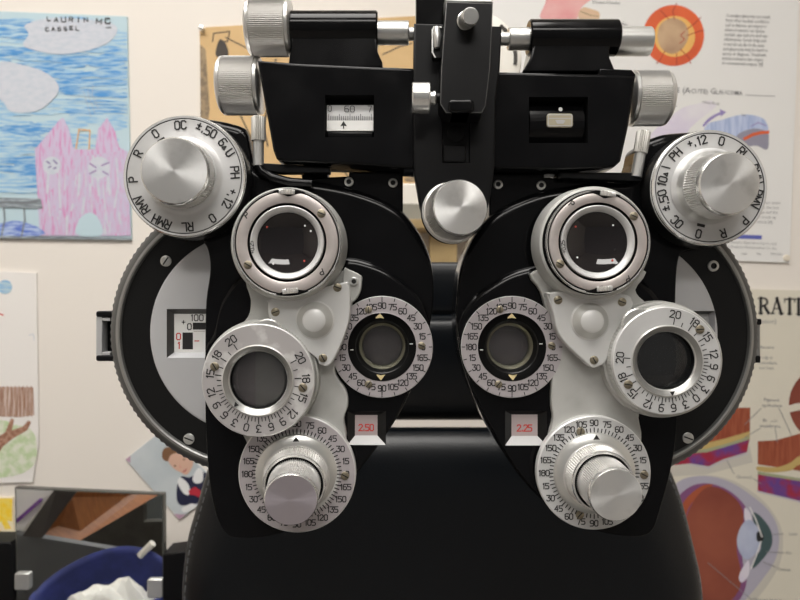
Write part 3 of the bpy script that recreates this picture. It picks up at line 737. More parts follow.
# frame with z along +x: local x = up x z = world +y (away from the viewer), local y = up
pad('head_pad', [(0,74),(12,78),(40,78),(44,60),(44,30),(20,24),(2,26),(-2,40)], 320, 580)
pad('neck_pad', [(-14,14),(-6,22),(4,26),(30,26),(44,18),(44,-70),(20,-80),(0,-79),(-10,-60),(-16,-20)], 310, 590)
b2 = MB(445, 400, sc(.29)); b2.rect(371, 340, 389, 520, -12, 2, 'steel', 3); part('headrest_post', b2, ch, frame(445, 400, .29), 'steel headrest bar')
b2 = MB(445, 400, sc(.29)); b2.rect(503, 340, 521, 520, -12, 2, 'steel', 3); part('headrest_post', b2, ch, frame(445, 400, .29), 'steel headrest bar')
sx = P(445, 520, yc).x
Mg = Matrix.Translation(Vector((sx, 0, 0)))
def wbox(name, x0, y0, z0, x1, y1, z1, m, parent, bev=.01, label=None, M=None):
    """upright box in metres (x, y, z), rounded on its top edge"""
    b = MB(0, 0, 1); b.prism(rrect(x0, -y1, x1, -y0, max(bev*1.5, .0005)), z0, z1, m, bev or 0, steps=4)
    return part(name, b, parent, M or Matrix())
wbox('seat', sx-.25, -.30, .46, sx+.25, .22, .60, 'leather', ch, .03)
wbox('pedestal', sx-.09, -.13, .06, sx+.09, .05, .46, 'black_satin', ch, .01)
wbox('base_plate', sx-.3, -.33, .0, sx+.3, .3, .06, 'black_satin', ch, .02)
wbox('back_frame', sx-.1, .20, .40, sx+.1, .27, .90, 'black_satin', ch, .01)

# ================================================================== ROOM
YW = .70
room = Matrix()
b = MB(0, 0, 1); b.prism([(-2.3, 0), (2.3, 0), (2.3, -2.7), (-2.3, -2.7)], -.1, 0, 'wall_paint')
structure('wall_back', b, Matrix(((1,0,0,0),(0,0,-1,YW),(0,1,0,0),(0,0,0,1))))
def slab(name, x0, y0, z0, x1, y1, z1, m):
    b = MB(0, 0, 1); b.prism([(x0, -y0), (x1, -y0), (x1, -y1), (x0, -y1)], z0, z1, m); structure(name, b, Matrix())
slab('floor', -2.3, -3.2, -.1, 2.3, YW, 0, 'floor_vinyl')
slab('ceiling', -2.3, -3.2, 2.7, 2.3, YW, 2.8, 'ceiling_paint')
slab('wall_left', -2.4, -3.2, 0, -2.3, YW, 2.7, 'wall_paint')
slab('wall_right', 2.3, -3.2, 0, 2.4, YW, 2.7, 'wall_paint')

# ---------------------------------------------------------------- papers on the wall
YP = YW - .0015
kp = sc(YP)
def sheet(name, label, cat, corners, m, z=1.2, group=None):
    cx = sum(p[0] for p in corners)/len(corners); cy = sum(p[1] for p in corners)/len(corners)
    b = MB(cx, cy, kp); b.prism(corners, -.85, z, m); return b, frame(cx, cy, YP)

mat('paper_blue', (.48, .62, .68), .8)
mat('crayon_blue', (.08, .28, .60), .8); noise_col('crayon_blue', (.38, .55, .68), (6, 50, 1), 6, .42, .6)
mat('crayon_pale_blue', (.24, .45, .68), .8); noise_col('crayon_pale_blue', (.46, .61, .69), (6, 50, 1), 6, .4, .58)
mat('crayon_pink', (.62, .24, .48), .8); noise_col('crayon_pink', (.56, .48, .64), (50, 8, 1), 5, .34, .52)
mat('crayon_lilac', (.54, .49, .64), .8); noise_col('crayon_lilac', (.60, .36, .56), (50, 8, 1), 5, .45, .65)
mat('crayon_grey', (.17, .19, .21), .8); noise_col('crayon_grey', (.40, .46, .50), (8, 40, 1), 6, .45, .7)
mat('cloud_white', (.58, .60, .66), .8); noise_col('cloud_white', (.50, .55, .62), (10, 20, 1), 8, .4, .7)
mat('crayon_deep_blue', (.10, .17, .55), .8); noise_col('crayon_deep_blue', (.40, .50, .72), (8, 40, 1), 6, .4, .6)
mat('crayon_orange', (.78, .42, .16), .8)
mat('pencil', (.42, .44, .50), .8); mat('crayon_plum', (.22, .18, .36), .8)
b, M = sheet('x', '', '', [(-45, 10), (127.5, 17), (132, 240), (-45, 236)], 'paper_blue')
z = 1.3
def crayon(x0, x1, y0, y1, n, m, wmin=2, wmax=5, slope=.04, zz=1.3, lmin=25, lmax=70):
    for i in range(n):
        x = random.uniform(x0, x1); y = random.uniform(y0, y1); l = min(random.uniform(lmin, lmax), 128 - x); w = random.uniform(wmin, wmax)
        if l < 6: continue
        pts = []; 
        for t in range(5): pts.append((x + l*t/4, y + slope*l*t/4 - w/2*math.sin(PI*(t+.4)/4.8) + random.uniform(-.5, .5)))
        for t in range(4, -1, -1): pts.append((x + l*t/4, y + slope*l*t/4 + w/2*math.sin(PI*(t+.4)/4.8) + random.uniform(-.5, .5) + .3))
        b.poly(pts, m, zz + i*.002)
crayon(-40, 118, 20, 150, 90, 'crayon_pale_blue', 4, 9)
crayon(-40, 110, 48, 85, 46, 'crayon_blue', 3, 7, zz=1.55)
crayon(-40, 30, 18, 40, 14, 'crayon_blue', 3, 6, zz=1.55); crayon(-40, 20, 120, 190, 46, 'crayon_blue', 3, 7, zz=1.55)
crayon(50, 100, 85, 115, 12, 'crayon_blue', 2, 4, zz=1.55)
crayon(-40, -5, 110, 190, 20, 'crayon_pale_blue', 4, 8, zz=1.7)
cl = smooth([(24,46),(30,35),(26,26),(50,19),(85,20),(112,24),(118,32),(108,44),(85,52),(60,55),(40,52)], 4); b.poly(cl, 'cloud_white', 1.9)
cl = smooth([(-40,66),(0,62),(25,66),(48,74),(60,88),(52,102),(36,112),(12,112),(4,102),(-10,96),(-40,92)], 4); b.poly(cl, 'cloud_white', 1.95)
for q in range(3): b.line([(92+q*4, 118-q*4), (87+q*3, 100-q*2), (84+q*5, 92-q*3)], .5, 'pencil', 2.0)
b.poly([(36,150),(60,121),(64,118),(70,130),(74,148),(78,150),(96,150),(99,130),(108,118),(116,132),(120,148),(128,152),(131.6,236),(41,236)], 'crayon_pink', 2.0)
b.poly([(74,158),(96,155),(120,152),(129,170),(131,232),(108,234),(104,205),(70,195)], 'crayon_lilac', 2.05)
b.poly([(50,165),(66,160),(72,236),(44,236)], 'crayon_pink', 2.06)
b.line([(77,149),(80,130),(91,131),(90,150)], 1.1, 'crayon_orange', 2.1)
for i in range(150):
    x0 = random.uniform(46, 127); y0 = random.uniform(152, 225)
    if (y0 > 206 and 76 < x0 < 106): continue
    b.seg2((x0, y0), (x0 + random.uniform(-3, 3), min(234, y0 + random.uniform(10, 30))), random.uniform(1, 2.6), random.choice(['crayon_lilac', 'crayon_pink', 'crayon_lilac', 'cloud_white']), 2.07 + i*.0001)
b.poly(circle(53, 166, 9, 24), 'cloud_white', 2.1); b.poly(circle(100, 168, 11, 24), 'cloud_white', 2.1)
for q in ((48,162,51,164),(55,161,58,164),(50,168,52,167),(55,169,57,168)): b.seg2(q[:2], q[2:], 1.5, 'crayon_plum', 2.2)
for q in ((91,164,97,168),(103,166,110,163),(91,174,97,171),(104,172,109,175)): b.seg2(q[:2], q[2:], 2.2, 'crayon_lilac', 2.2); b.seg2(q[:2], q[2:], 1.1, 'crayon_plum', 2.25)
b.poly(smooth([(78,235),(80,220),(90,213),(99,218),(103,235)], 4), 'paper_blue', 2.15)
b.poly([(-42,197),(42,199),(44,209),(-42,206)], 'crayon_grey', 2.2)
for x in (5, 25): b.line([(x, 206), (x+1, 220), (x-2, 236)], 1.6, 'crayon_grey', 2.25)
b.poly(smooth([(-40,228),(0,224),(18,221),(40,228),(40,236),(-40,236)], 3), 'crayon_deep_blue', 2.22)
b.line([(-40, 236.5), (40, 238), (131, 239)], 2.4, 'crayon_grey', 2.3)
# wobbly felt-pen words at the top
def scribble(word, x, y, h, step, tilt=0.0):
    for i, c in enumerate(word):
        if c == ' ': continue
        b.text(c, x + i*step, y + i*tilt + random.uniform(-.6, .6), h*random.uniform(.85, 1.1), 'ink', 2.4, random.uniform(-8, 8), wr=.9, sw=.22)
scribble('LAURIN', 50, 20, 4.6, 7.4, .25); scribble('MC', 100, 22, 5.2, 8.6, 0); scribble('CASSEL', 48.5, 30, 3.8, 6.0, -.15)
b.seg2((107, 28.6), (112, 28.2), .7, 'ink', 2.4)
thing('castle_drawing', "child's crayon drawing of a pink castle under blue sky on the wall", 'drawing', M, b)

mat('paper_white', (.80, .77, .74), .8)
mat('crayon_brown', (.30, .15, .09), .8); noise_col('crayon_brown', (.62, .50, .44), (60, 4, 1), 6, .4, .6)
mat('crayon_wood', (.28, .13, .08), .8); noise_col('crayon_wood', (.45, .26, .18), (20, 20, 1), 8, .4, .6)
mat('crayon_green', (.50, .62, .36), .8); noise_col('crayon_green', (.70, .72, .60), (18, 18, 1), 5, .38, .62)
b, M = sheet('x', '', '', [(-60, 268), (37, 273), (38.5, 370), (39, 445), (33, 482), (-60, 484)], 'paper_white')
b.poly([(-50,386),(34,387),(35,415),(20,417),(-50,414)], 'crayon_brown', 1.4)
for x in range(-8, 36, 4): b.line([(x, 386), (x+.5, 416)], .9, 'crayon_wood', 1.5)
b.poly(smooth([(-50,424),(0,420),(14,424),(30,428),(37,440),(36,462),(20,474),(-10,478),(-50,478)], 4), 'crayon_green', 1.45)
b.poly([(-20,460),(-4,438),(6,432),(12,418),(15,419),(13,430),(24,426),(29,420),(32,422),(28,430),(14,438),(4,446),(-6,462)], 'crayon_wood', 1.6)
b.poly(circle(6, 287, 7, 20), 'crayon_pale_blue', 1.5); b.seg2((-4, 312), (4, 315), 1.2, 'ink_red', 1.5)
b.line([(30, 335), (34, 334), (35, 340)], .7, 'cloud_white', 1.5)
thing('tree_drawing', "child's drawing of a brown fence and bare tree on white paper, above the yellow one", 'drawing', M, b)

mat('crayon_yellow', (.92, .62, .03), .8); noise_col('crayon_yellow', (.90, .68, .12), (20, 20, 1), 6, .4, .6)
mat('paper_cream', (.86, .74, .52), .8)
b, M = sheet('x', '', '', [(-70, 498), (13.5, 497), (14.5, 535), (14, 560), (-70, 560)], 'paper_cream')
b.poly([(-60,499),(13,498),(13,521),(8,520),(12,528),(6,529),(2,521),(-2,524),(2,532),(-6,530),(-12,522),(-60,524)], 'crayon_yellow', 1.4)
thing('yellow_picture', 'cream paper painted with a bright yellow patch, half hidden by the mirror', 'drawing', M, b)

# portrait print hung askew
mat('print_backdrop', (.48, .53, .56), .35); noise_col('print_backdrop', (.56, .60, .62), (1, 1, 1), 12, .4, .6)
mat('skin', (.66, .42, .32), .45); mat('hair', (.20, .10, .05), .5); mat('collar_white', (.78, .78, .78), .5); mat('navy', (.020, .022, .055), .5); mat('tie_red', (.48, .03, .05), .5); mat('print_mauve', (.50, .32, .42), .4); mat('cheek', (.66, .34, .28), .45); mat('lip', (.50, .18, .16), .45)
b, M = sheet('x', '', '', [(126, 459), (163, 430), (222, 487), (180, 519)], 'print_backdrop')
b.poly([(126,459),(131,455),(131,463)], 'print_mauve', 1.3); b.poly([(180,519),(174,513.5),(186,514)], 'print_mauve', 1.3)
b.poly(smooth([(177,497),(178,483),(182,476),(190,477),(199,472),(208,474),(212,490),(200,502),(188,505),(180,504)], 4), 'navy', 1.35)
b.poly(smooth([(165,452),(170,447),(180,446),(190,452),(194,462),(188,474),(181,472),(172,466)], 4), 'skin', 1.4)
b.poly(smooth([(163,458),(163,451),(167,447),(176,447),(184,449),(178,452),(171,455),(168,461)], 4), 'hair', 1.45)
for ex, ey in ((175.5, 465.5), (184.5, 459)): b.poly(circle(ex, ey, 1.1, 10), 'hair', 1.5)
b.poly([(180.2,463),(182.3,467.4),(179.8,467.8)], 'cheek', 1.5); b.poly(smooth([(182.5,471.6),(187.5,468),(186,471.4)], 3), 'lip', 1.52)
b.poly(smooth([(178,482),(181,477),(189,484),(190,494),(184,493)], 3), 'collar_white', 1.5); b.poly(smooth([(193,478),(198,468),(203,470),(203,481),(196,483)], 3), 'collar_white', 1.5)
b.poly([(189,490),(196,486),(203,492),(201,498),(196,495),(190,494)], 'tie_red', 1.55); b.poly(smooth([(182,508),(192,503),(197,506),(186,512)], 3), 'collar_white', 1.5)
thing('portrait_picture', 'tilted photo print of a person in a navy jacket with white collar and red tie', 'photo', M, b)

# tan ink poster and its push pin
mat('paper_tan', (.66, .45, .22), .75); noise_col('paper_tan', (.56, .37, .17), (2, 2, 1), 6, .4, .7)
mat('ink_brown', (.05, .04, .032), .7); mat('border_brown', (.20, .15, .10), .8); noise_col('border_brown', (.34, .25, .15), (10, 10, 1), 10, .4, .6)
b, M = sheet('x', '', '', [(200, 28), (425, 16), (428, 183), (202, 186)], 'paper_tan')
b.poly([(200.5,45),(206,50),(210,110),(204,150),(201,150)], 'border_brown', 1.3)
b.poly(smooth([(216,52),(220,40),(226,44),(229,54),(226,58),(218,58)], 3), 'ink_brown', 1.4)
b.line([(213,42),(214,34),(230,32),(228,42),(222,42)], 1.2, 'ink_brown', 1.4); b.line([(226,38),(250,50),(300,52)], 1.2, 'ink_brown', 1.4)
b.line([(222,58),(238,110),(262,160)], 1.4, 'ink_brown', 1.4); b.line([(276,60),(264,128),(268,146)], 1.6, 'ink_brown', 1.4)
b.line([(383,55),(400,47),(412,44)], 1.1, 'ink_brown', 1.4); b.line([(320,170),(345,172),(350,180)], 1.4, 'ink_brown', 1.4)
b.poly(smooth([(405,178),(418,176),(420,181),(407,182)], 3), 'border_brown', 1.4)
thing('ink_poster', 'tan paper poster with black ink figures pinned behind the slider', 'poster', M, b)
b = MB(203, 30, sc(YP - .002)); b.lathe([(0, 0, 'steel'), (2.5, 0, 'steel'), (1.6, 3, 'steel'), (2.8, 5, 'chrome'), (2.2, 6.2, 'chrome'), (0, 6.6, 'chrome')], seg=20)
thing('push_pin', 'small steel push pin holding the corner of the tan ink poster', 'pin', frame(203, 30, YP - .002), b)

# glaucoma poster
mat('poster_white', (.77, .76, .74), .35); mat('poster_text', (.11, .11, .12), .7); mat('poster_blue', (.10, .12, .42), .6)
mat('disc_red', (.74, .13, .04), .5); noise_col('disc_red', (.62, .10, .035), (1, 1, 1), 18, .4, .7)
mat('disc_orange', (.80, .46, .13), .5); mat('disc_cup', (.56, .38, .23), .5); noise_col('disc_cup', (.36, .21, .13), (1, 1, 1), 14, .4, .65)
mat('eye_pink', (.70, .24, .25), .5); noise_col('eye_pink', (.78, .46, .44), (1, 1, 1), 12, .42, .68)
mat('nerve_tan', (.66, .46, .30), .5); mat('lilac_pale', (.66, .60, .72), .6); noise_col('lilac_pale', (.74, .71, .75), (1, 1, 1), 12, .4, .6); mat('lilac_deep', (.30, .24, .50), .6)
mat('iris_blue', (.36, .44, .66), .6); noise_col('iris_blue', (.52, .58, .76), (20, 2, 1), 10, .4, .6); mat('iris_grey', (.28, .27, .34), .6); mat('vessel', (.42, .06, .03), .6)
b, M = sheet('x', '', '', [(470, -170), (804, -160), (789, 263), (474, 250)], 'poster_white')
A = 2.2
b.poly(circle(673, 36, 30.5, 48), 'disc_red', 1.35); b.poly(circle(674, 37, 20.5, 40), 'disc_orange', 1.4); b.poly(smooth([(657,38),(660,25),(672,18.5),(684,24),(688,36),(682,49),(671,54.5),(661,49)], 4), 'disc_cup', 1.45)
for ln in ([(674,20),(672,12),(676,4)], [(686,30),(694,24),(700,18)], [(687,36),(698,32),(703,31)], [(680,50),(688,58),(690,64)], [(664,52),(660,60),(656,64)], [(668,20),(660,11)], [(676,54),(676,66)], [(684,32),(680,36),(684,40),(679,44)]): b.line(ln, .9, 'vessel', 1.5)
b.poly(smooth([(541,20),(545,4),(552,-16),(580,-30),(606,-14),(583,6),(578,16),(572,24)], 4), 'eye_pink', 1.35); b.poly(smooth([(578,14),(583,8),(592,10),(599,13),(598,21),(590,24),(580,22)], 3), 'nerve_tan', 1.4); b.line([(580,12),(590,16),(598,17)], .8, 'border_brown', 1.45)
b.ftext('Diseased fundus', 592, 4, 4.2, 'poster_text', 1.4, A); b.ftext('Optic disc', 609, 22, 4.4, 'poster_text', 1.4, A + 12)
para = ['Secondary glaucoma can result', 'from other medical conditions', 'such as diabetes, eye surgery or', 'advanced cataracts, eye injuries,', 'certain eye tumors and eye', 'inflammations. Certain drugs such', 'as steroids can also be the cause', 'and glaucoma may be hard to', 'access or diagnose. Treatment', 'includes medication, laser surgery', 'or conventional surgery. [8]']
for i, t in enumerate(para):
    b.ftext(t, 725.5 - i*.45, 17.5 + i*4.75, 4.8, 'poster_text', 1.4, A, wx=55.0/(len(t)*2.6))
b.ftext('ANGLE-CLOSURE', 679, 92.8, 6.4, 'poster_text', 1.4, A + .5, align='RIGHT', bold=.04); b.ftext('(A', 681.5, 93.2, 8.2, 'poster_text', 1.4, A + .5, bold=.05); b.ftext('CUTE) ', 689.6, 93.5, 6.3, 'poster_text', 1.4, A + .5, bold=.05)
b.ftext('G', 709, 94.3, 8.4, 'poster_text', 1.4, A + .5, bold=.05); b.ftext('LAUCOMA', 715, 94.6, 6.4, 'poster_text', 1.4, A + .5, bold=.05, wx=.86)
b.seg2((745, 95.5), (774, 96.7), .5, 'poster_text', 1.4)
b.poly(smooth([(640,148),(676,112),(700,104),(716,106),(690,128),(668,160)], 4), 'lilac_pale', 1.35); b.poly(smooth([(655,140),(690,108),(712,102),(684,126)], 4), 'lilac_pale', 1.38)
b.line(smooth([(703,126),(708,120),(716,115),(722,113.5),(716,115.5),(708,121)], 3), 2.0, 'lilac_deep', 1.45); b.poly([(719,109.5),(725.5,112.5),(720,117)], 'lilac_deep', 1.46)
b.poly(smooth([(704,128),(722,120),(742,115),(758,117),(765,122),(767,132),(752,130),(738,138),(720,150),(704,160)], 4), 'iris_blue', 1.4)
b.poly(smooth([(736,136),(752,129),(766,132),(768,140),(766,150),(756,146),(745,146)], 4), 'iris_grey', 1.45); b.line([(744,139),(752,135),(760,133),(767,132.5)], 3.0, 'disc_red', 1.5); b.line([(750,127),(757,123),(765,126)], 1.0, 'lilac_deep', 1.5)
b.ftext('Ciliary Body', 701, 103.5, 3.6, 'poster_text', 1.4, A + 4); b.ftext('Iris', 741, 116.5, 3.4, 'poster_text', 1.45, A); b.ftext('Lens', 670, 107, 3.4, 'poster_text', 1.45, A)
for i in range(5): b.ftext(['ed during an eye exam', 'and pressure, the lens', 'fluid drainage and the', 'doctor can touch up', 'a painful attack [8].'][i], 743 - i*.3, 203 + i*4.9, 4.0, 'ink_grey', 1.4, A)
b.poly([(728,234.5),(761,235.5),(761,239.5),(728,238.5)], 'poster_blue', 1.4)
for i, t in enumerate(['reproduction is a violation Reproduced by Co., Ltd.', 'copyright of the Academic Pharmaceutical Co., Inc.']): b.ftext(t, 776, 245 + i*4.6, 3.3, 'ink_grey', 1.4, A, align='RIGHT')
for x, t in ((740, '1983'), (756, 'No.'), (770, 'DR-2061')): b.ftext(t, x, 255, 3.2, 'ink_grey', 1.4, A)
thing('glaucoma_poster', 'white glaucoma poster with a round orange optic disc picture and text', 'poster', M, b)
b = MB(786.5, 258, sc(YP - .002)); b.lathe([(0, 0, 'cream_plastic'), (3.6, 0, 'cream_plastic'), (3.0, 1.5, 'cream_plastic'), (0, 1.8, 'cream_plastic')], seg=20)
thing('pin_cap', 'pale round tack at the bottom corner of the glaucoma poster', 'tack', frame(786.5, 258, YP - .002), b)

# macular degeneration poster
mat('poster_cream', (.68, .64, .54), .35)
mat('retina_red', (.27, .055, .025), .5); noise_col('retina_red', (.34, .09, .042), (30, 3, 1), 8, .4, .6)
mat('retina_yellow', (.52, .38, .14), .5); mat('retina_green', (.34, .36, .22), .5)
mat('choroid', (.33, .02, .05), .5); noise_col('choroid', (.13, .05, .25), (1, 1, 1), 26, .44, .56)
mat('globe_red', (.21, .045, .028), .5); noise_col('globe_red', (.30, .08, .045), (1, 1, 1), 8, .35, .65)
mat('globe_shell', (.42, .40, .48), .5); mat('globe_orange', (.38, .085, .035), .5); mat('lens_blue', (.38, .42, .58), .5); noise_col('lens_blue', (.48, .52, .66), (1, 1, 1), 20, .4, .6)
mat('iris_teal', (.05, .09, .095), .5); mat('plum', (.22, .08, .20), .5); mat('shade_print', (.56, .53, .47), .5)
mat('shade_lilac', (.52, .49, .53), .5)
b, M = sheet('x', '', '', [(545, 284), (862, 292), (850, 720), (530, 715)], 'poster_cream')
# big serif title: letters from thick and thin strokes
def serif(ch, x, y, h, z):
    w = h*.72; T, t = h*.19, h*.075
    def st(pts, wd): b.line(pts, wd, 'ink', z)
    def foot(cx, yy): b.seg2((cx - h*.17, yy), (cx + h*.17, yy), t, 'ink', z + .02, 0)
    if ch == 'R': st([(x+h*.16, y), (x+h*.16, y-h)], T); foot(x+h*.16, y-t*.4); foot(x+h*.12, y-h+t*.4); st(smooth([(x+h*.2,y-h*.96),(x+h*.48,y-h*.94),(x+h*.58,y-h*.74),(x+h*.46,y-h*.54),(x+h*.2,y-h*.5)],3)[:-3], t*1.5); st([(x+h*.56,y-h*.85),(x+h*.56,y-h*.66)], T*.7); st([(x+h*.38,y-h*.5),(x+h*.66,y-t*.4)], T); return h*.80
    if ch == 'A': st([(x+h*.1,y),(x+h*.40,y-h)], t*1.2); st([(x+h*.40,y-h),(x+h*.68,y)], T); st([(x+h*.2,y-h*.33),(x+h*.56,y-h*.33)], t); foot(x+h*.1,y-t*.4); foot(x+h*.68,y-t*.4); return h*.86
    if ch == 'T': st([(x+h*.36,y),(x+h*.36,y-h)], T); st([(x+h*.04,y-h+t*.5),(x+h*.68,y-h+t*.5)], t*1.2); st([(x+h*.04,y-h),(x+h*.04,y-h*.78)], t); st([(x+h*.68,y-h),(x+h*.68,y-h*.78)], t); foot(x+h*.36,y-t*.4); return h*.76
    if ch == 'I': st([(x+h*.18,y),(x+h*.18,y-h)], T); foot(x+h*.18,y-t*.4); foot(x+h*.18,y-h+t*.4); return h*.40
    if ch == 'O': st(circle(x+h*.44, y-h*.5, h*.44, 20) + [(x+h*.88, y-h*.5)], t*1.3); st([(x+h*.09,y-h*.32),(x+h*.09,y-h*.68)], T); st([(x+h*.79,y-h*.32),(x+h*.79,y-h*.68)], T); return h*.94
    st([(x+h*.12,y),(x+h*.12,y-h)], t); st([(x+h*.12,y-h),(x+h*.68,y)], T); st([(x+h*.68,y),(x+h*.68,y-h)], t); foot(x+h*.12,y-t*.4); return h*.86
x = 757.5
for i, c in enumerate('RATION'): x += serif(c, x, 313.5 + i*.3, 15.5, 1.4)
b.ftext('(dry type with atrophic lesion)', 776, 323.5, 6.4, 'ink_grey', 1.4, 1.5, align='RIGHT')
for i, t in enumerate(['', 'diseases', '', 'body is', 'immediate', 'ion loss.']):
    if t: b.ftext(t, 757 + (i % 2)*1.5, 343 + i*5.2, 4.6, 'ink_grey', 1.4, 1.5)
b.ftext('Pigment', 763, 401, 4.8, 'ink_grey', 1.4, 1.5); b.ftext('epithelium', 761, 406.5, 4.8, 'ink_grey', 1.4, 1.5); b.ftext("Bruch's", 762, 421.5, 4.8, 'ink_grey', 1.4, 1.5); b.ftext('membrane', 759, 427, 4.8, 'ink_grey', 1.4, 1.5); b.ftext('Choroid', 735, 478, 4.6, 'ink_grey', 1.4, 1.5)
for ln in ([(760,408),(744,424)], [(759,428),(744,437)], [(778,408),(790,434)], [(774,428),(776,442)], [(733,473),(726,460)], [(752,478),(760,483)], [(782,533),(772,534)], [(783,552),(765,551)], [(774,566),(762,561)], [(752,600),(707,562)]): b.line(ln, .6, 'ink_grey', 1.9)
# retina block on the left
b.poly([(640,470),(749,446),(752,462),(706,474),(640,478)], 'shade_print', 1.35)
b.poly([(640,412),(700,408),(749.5,407.5),(749,432),(725,440),(705,445),(640,452)], 'retina_red', 1.4); b.poly([(700,444),(725,438),(749,431),(749,437),(725,444),(706,449),(640,458),(640,452)], 'retina_yellow', 1.45); b.poly([(640,456),(706,448.5),(725,443.5),(749,436),(749,439),(725,446.5),(706,452)], 'retina_green', 1.47)
b.poly([(640,458),(706,451),(725,446),(749,438),(746,452),(722,459),(708,466),(690,463),(640,468)], 'choroid', 1.46); b.line([(690,464),(708,467.5),(722,460.5),(746,453.5)], 1.6, 'shade_lilac', 1.5)
# retina block on the right
b.poly([(757,441),(775,440),(800,433),(830,428),(830,476),(790,469),(757,464)], 'retina_red', 1.4); b.poly(smooth([(757,466),(775,467),(790,462),(800,455),(830,450),(830,466),(800,464),(790,470),(770,472),(757,470)], 3), 'retina_yellow', 1.45)
b.poly([(757,471),(800,478),(830,482),(830,486),(800,481),(757,474)], 'retina_green', 1.48); b.poly([(757,474),(800,481),(830,486),(830,507),(800,501),(757,490.5)], 'choroid', 1.46); b.line([(757,491),(800,501.5),(830,508)], 1.6, 'shade_lilac', 1.5)
# red globe at the margin
b.poly(circle(826, 404, 38, 40), 'globe_red', 1.38); b.poly(circle(830, 398, 30, 32), 'globe_orange', 1.42)
b.line(circle(806, 470, 64, 40)[26:31], 7, 'poster_cream', 1.5)
# eyeball cut open
b.poly(smooth([(664,520),(668,495),(684,480),(704,475),(732,480),(760,498),(776,518),(782,536),(780,560),(770,580),(755,600),(735,625),(690,628),(668,600),(660,560)], 4), 'shade_print', 1.36)
b.poly(smooth([(664,520),(668,493),(682,479),(704,475.5),(728,481),(752,496),(770,513),(778,533),(775,558),(760,581),(742,602),(722,622),(690,625),(668,600),(660,560)], 4), 'globe_shell', 1.4)
b.poly(smooth([(672,520),(676,499),(690,486),(708,483),(728,490),(744,505),(748,520),(742,540),(742,562),(746,580),(738,600),(715,615),(690,618),(674,596),(668,560)], 4), 'plum', 1.44)
b.poly(smooth([(674,560),(676,522),(684,500),(700,486),(712,484),(706,490),(690,504),(684,524),(684,560)], 4), 'globe_orange', 1.48)
b.poly(smooth([(680,560),(684,524),(692,502),(706,487),(722,489),(738,502),(743,518),(738,532),(736,550),(740,570),(738,590),(722,606),(700,610),(684,596)], 4), 'globe_red', 1.52)
b.poly(smooth([(752,512),(760,516),(770,530),(771,544),(764,556),(752,568),(754,556),(760,548),(758,528),(753,522)], 3), 'iris_teal', 1.55); b.poly(smooth([(756,532),(760,531),(763,537),(760,541),(756,540)], 3), 'ink', 1.62)
b.poly(smooth([(744,507),(750,514),(750,522),(744,520)], 3), 'lilac_pale', 1.56); b.poly(smooth([(743,565),(748,560),(748,574),(741,582),(738,576)], 3), 'lilac_pale', 1.56)
b.poly(smooth([(748,519),(756,526),(760,538),(756,551),(746,559),(739,552),(736,540),(740,526)], 4), 'lens_blue', 1.6); b.line([(749,507),(755,519),(761,536)], 1.2, 'poster_white', 1.63); b.line([(760,541),(755,556),(750,568)], 1.2, 'poster_white', 1.63)
b.ftext('Lens', 788, 534.5, 4.4, 'ink_grey', 1.7, 1.5); b.ftext('Iris', 785, 553.5, 4.4, 'ink_grey', 1.7, 1.5); b.ftext('Cornea', 776, 570, 4.4, 'ink_grey', 1.7, 1.5); b.ftext('Vitreous humor', 752, 600, 4.4, 'ink_grey', 1.7, 1.5)
thing('eye_picture_poster', 'cream poster with large title, retina blocks and a cut-open eyeball', 'poster', M, b)

# white lamp head with vent slots behind the bracket
yl = .30; kl = sc(yl)
b = MB(474, 58, kl)
b.lathe([(0, -26, 'white_plastic'), (38, -26, 'white_plastic'), (47, -18, 'white_plastic'), (48.5, -6, 'white_plastic'), (47, -1, 'white_plastic'), (44, 0, 'white_plastic'), (36, 1, 'white_plastic'), (0, 2, 'white_plastic')], seg=72)
lamp = thing('lamp_head', 'round white lamp head with dark vent slots behind the bracket', 'lamp', frame(474, 58, yl), None)
part('lamp_shell', b, lamp, frame(474, 58, yl))
for a0 in range(0, 360, 40):
    q = MB(474, 58, kl)
    outer = [polar(474, 58, 43.3, a0 + 39 + t*2.6) for t in range(9)]; inner = [polar(474, 58, 39.6, a0 + 39 + t*2.6) for t in range(8, -1, -1)]
    q.prism(outer + inner, 0, 1.1, 'slot_dark'); part('vent_slot', q, lamp, frame(474, 58, yl), 'dark curved vent slot')
q = MB(474, 58, kl); q.tube([(484, 0, -14), (515, 3, -16), (545, 20, -18)], 0.1, 'white_plastic')
q = MB(474, 58, kl); q.tube([(470, -40, -22), (462, -200, -30), (430, -420, -60), (420, -560, -120), (415, -600, -220), (415, -603, -250)], 9, 'white_plastic', 14)
part('lamp_arm', q, lamp, frame(474, 58, yl), 'slim white arm')

# cream box and oak ledge on the wall behind the headrest
b = MB(432, 205, kp); b.rect(398, 187, 470, 224, -1, 22, 'white_plastic', 2)
b.rect(400, 207, 422, 223, 0, 22.6, 'grey_beige', .8)  # front's shade below the lit top, put into a darker colour
thing('wall_socket_box', 'cream plastic box on the wall beneath the tan ink poster', 'box', frame(432, 205, YP), b)
b = MB(440, 250, kp); b.rect(404, 224, 476, 233, -1, 40, 'oak', 1); b.rect(429, 233, 455, 275, -1, 26, 'oak', 1)
thing('wall_ledge', 'small oak ledge under the cream wall box', 'shelf', frame(440, 250, YP), b)

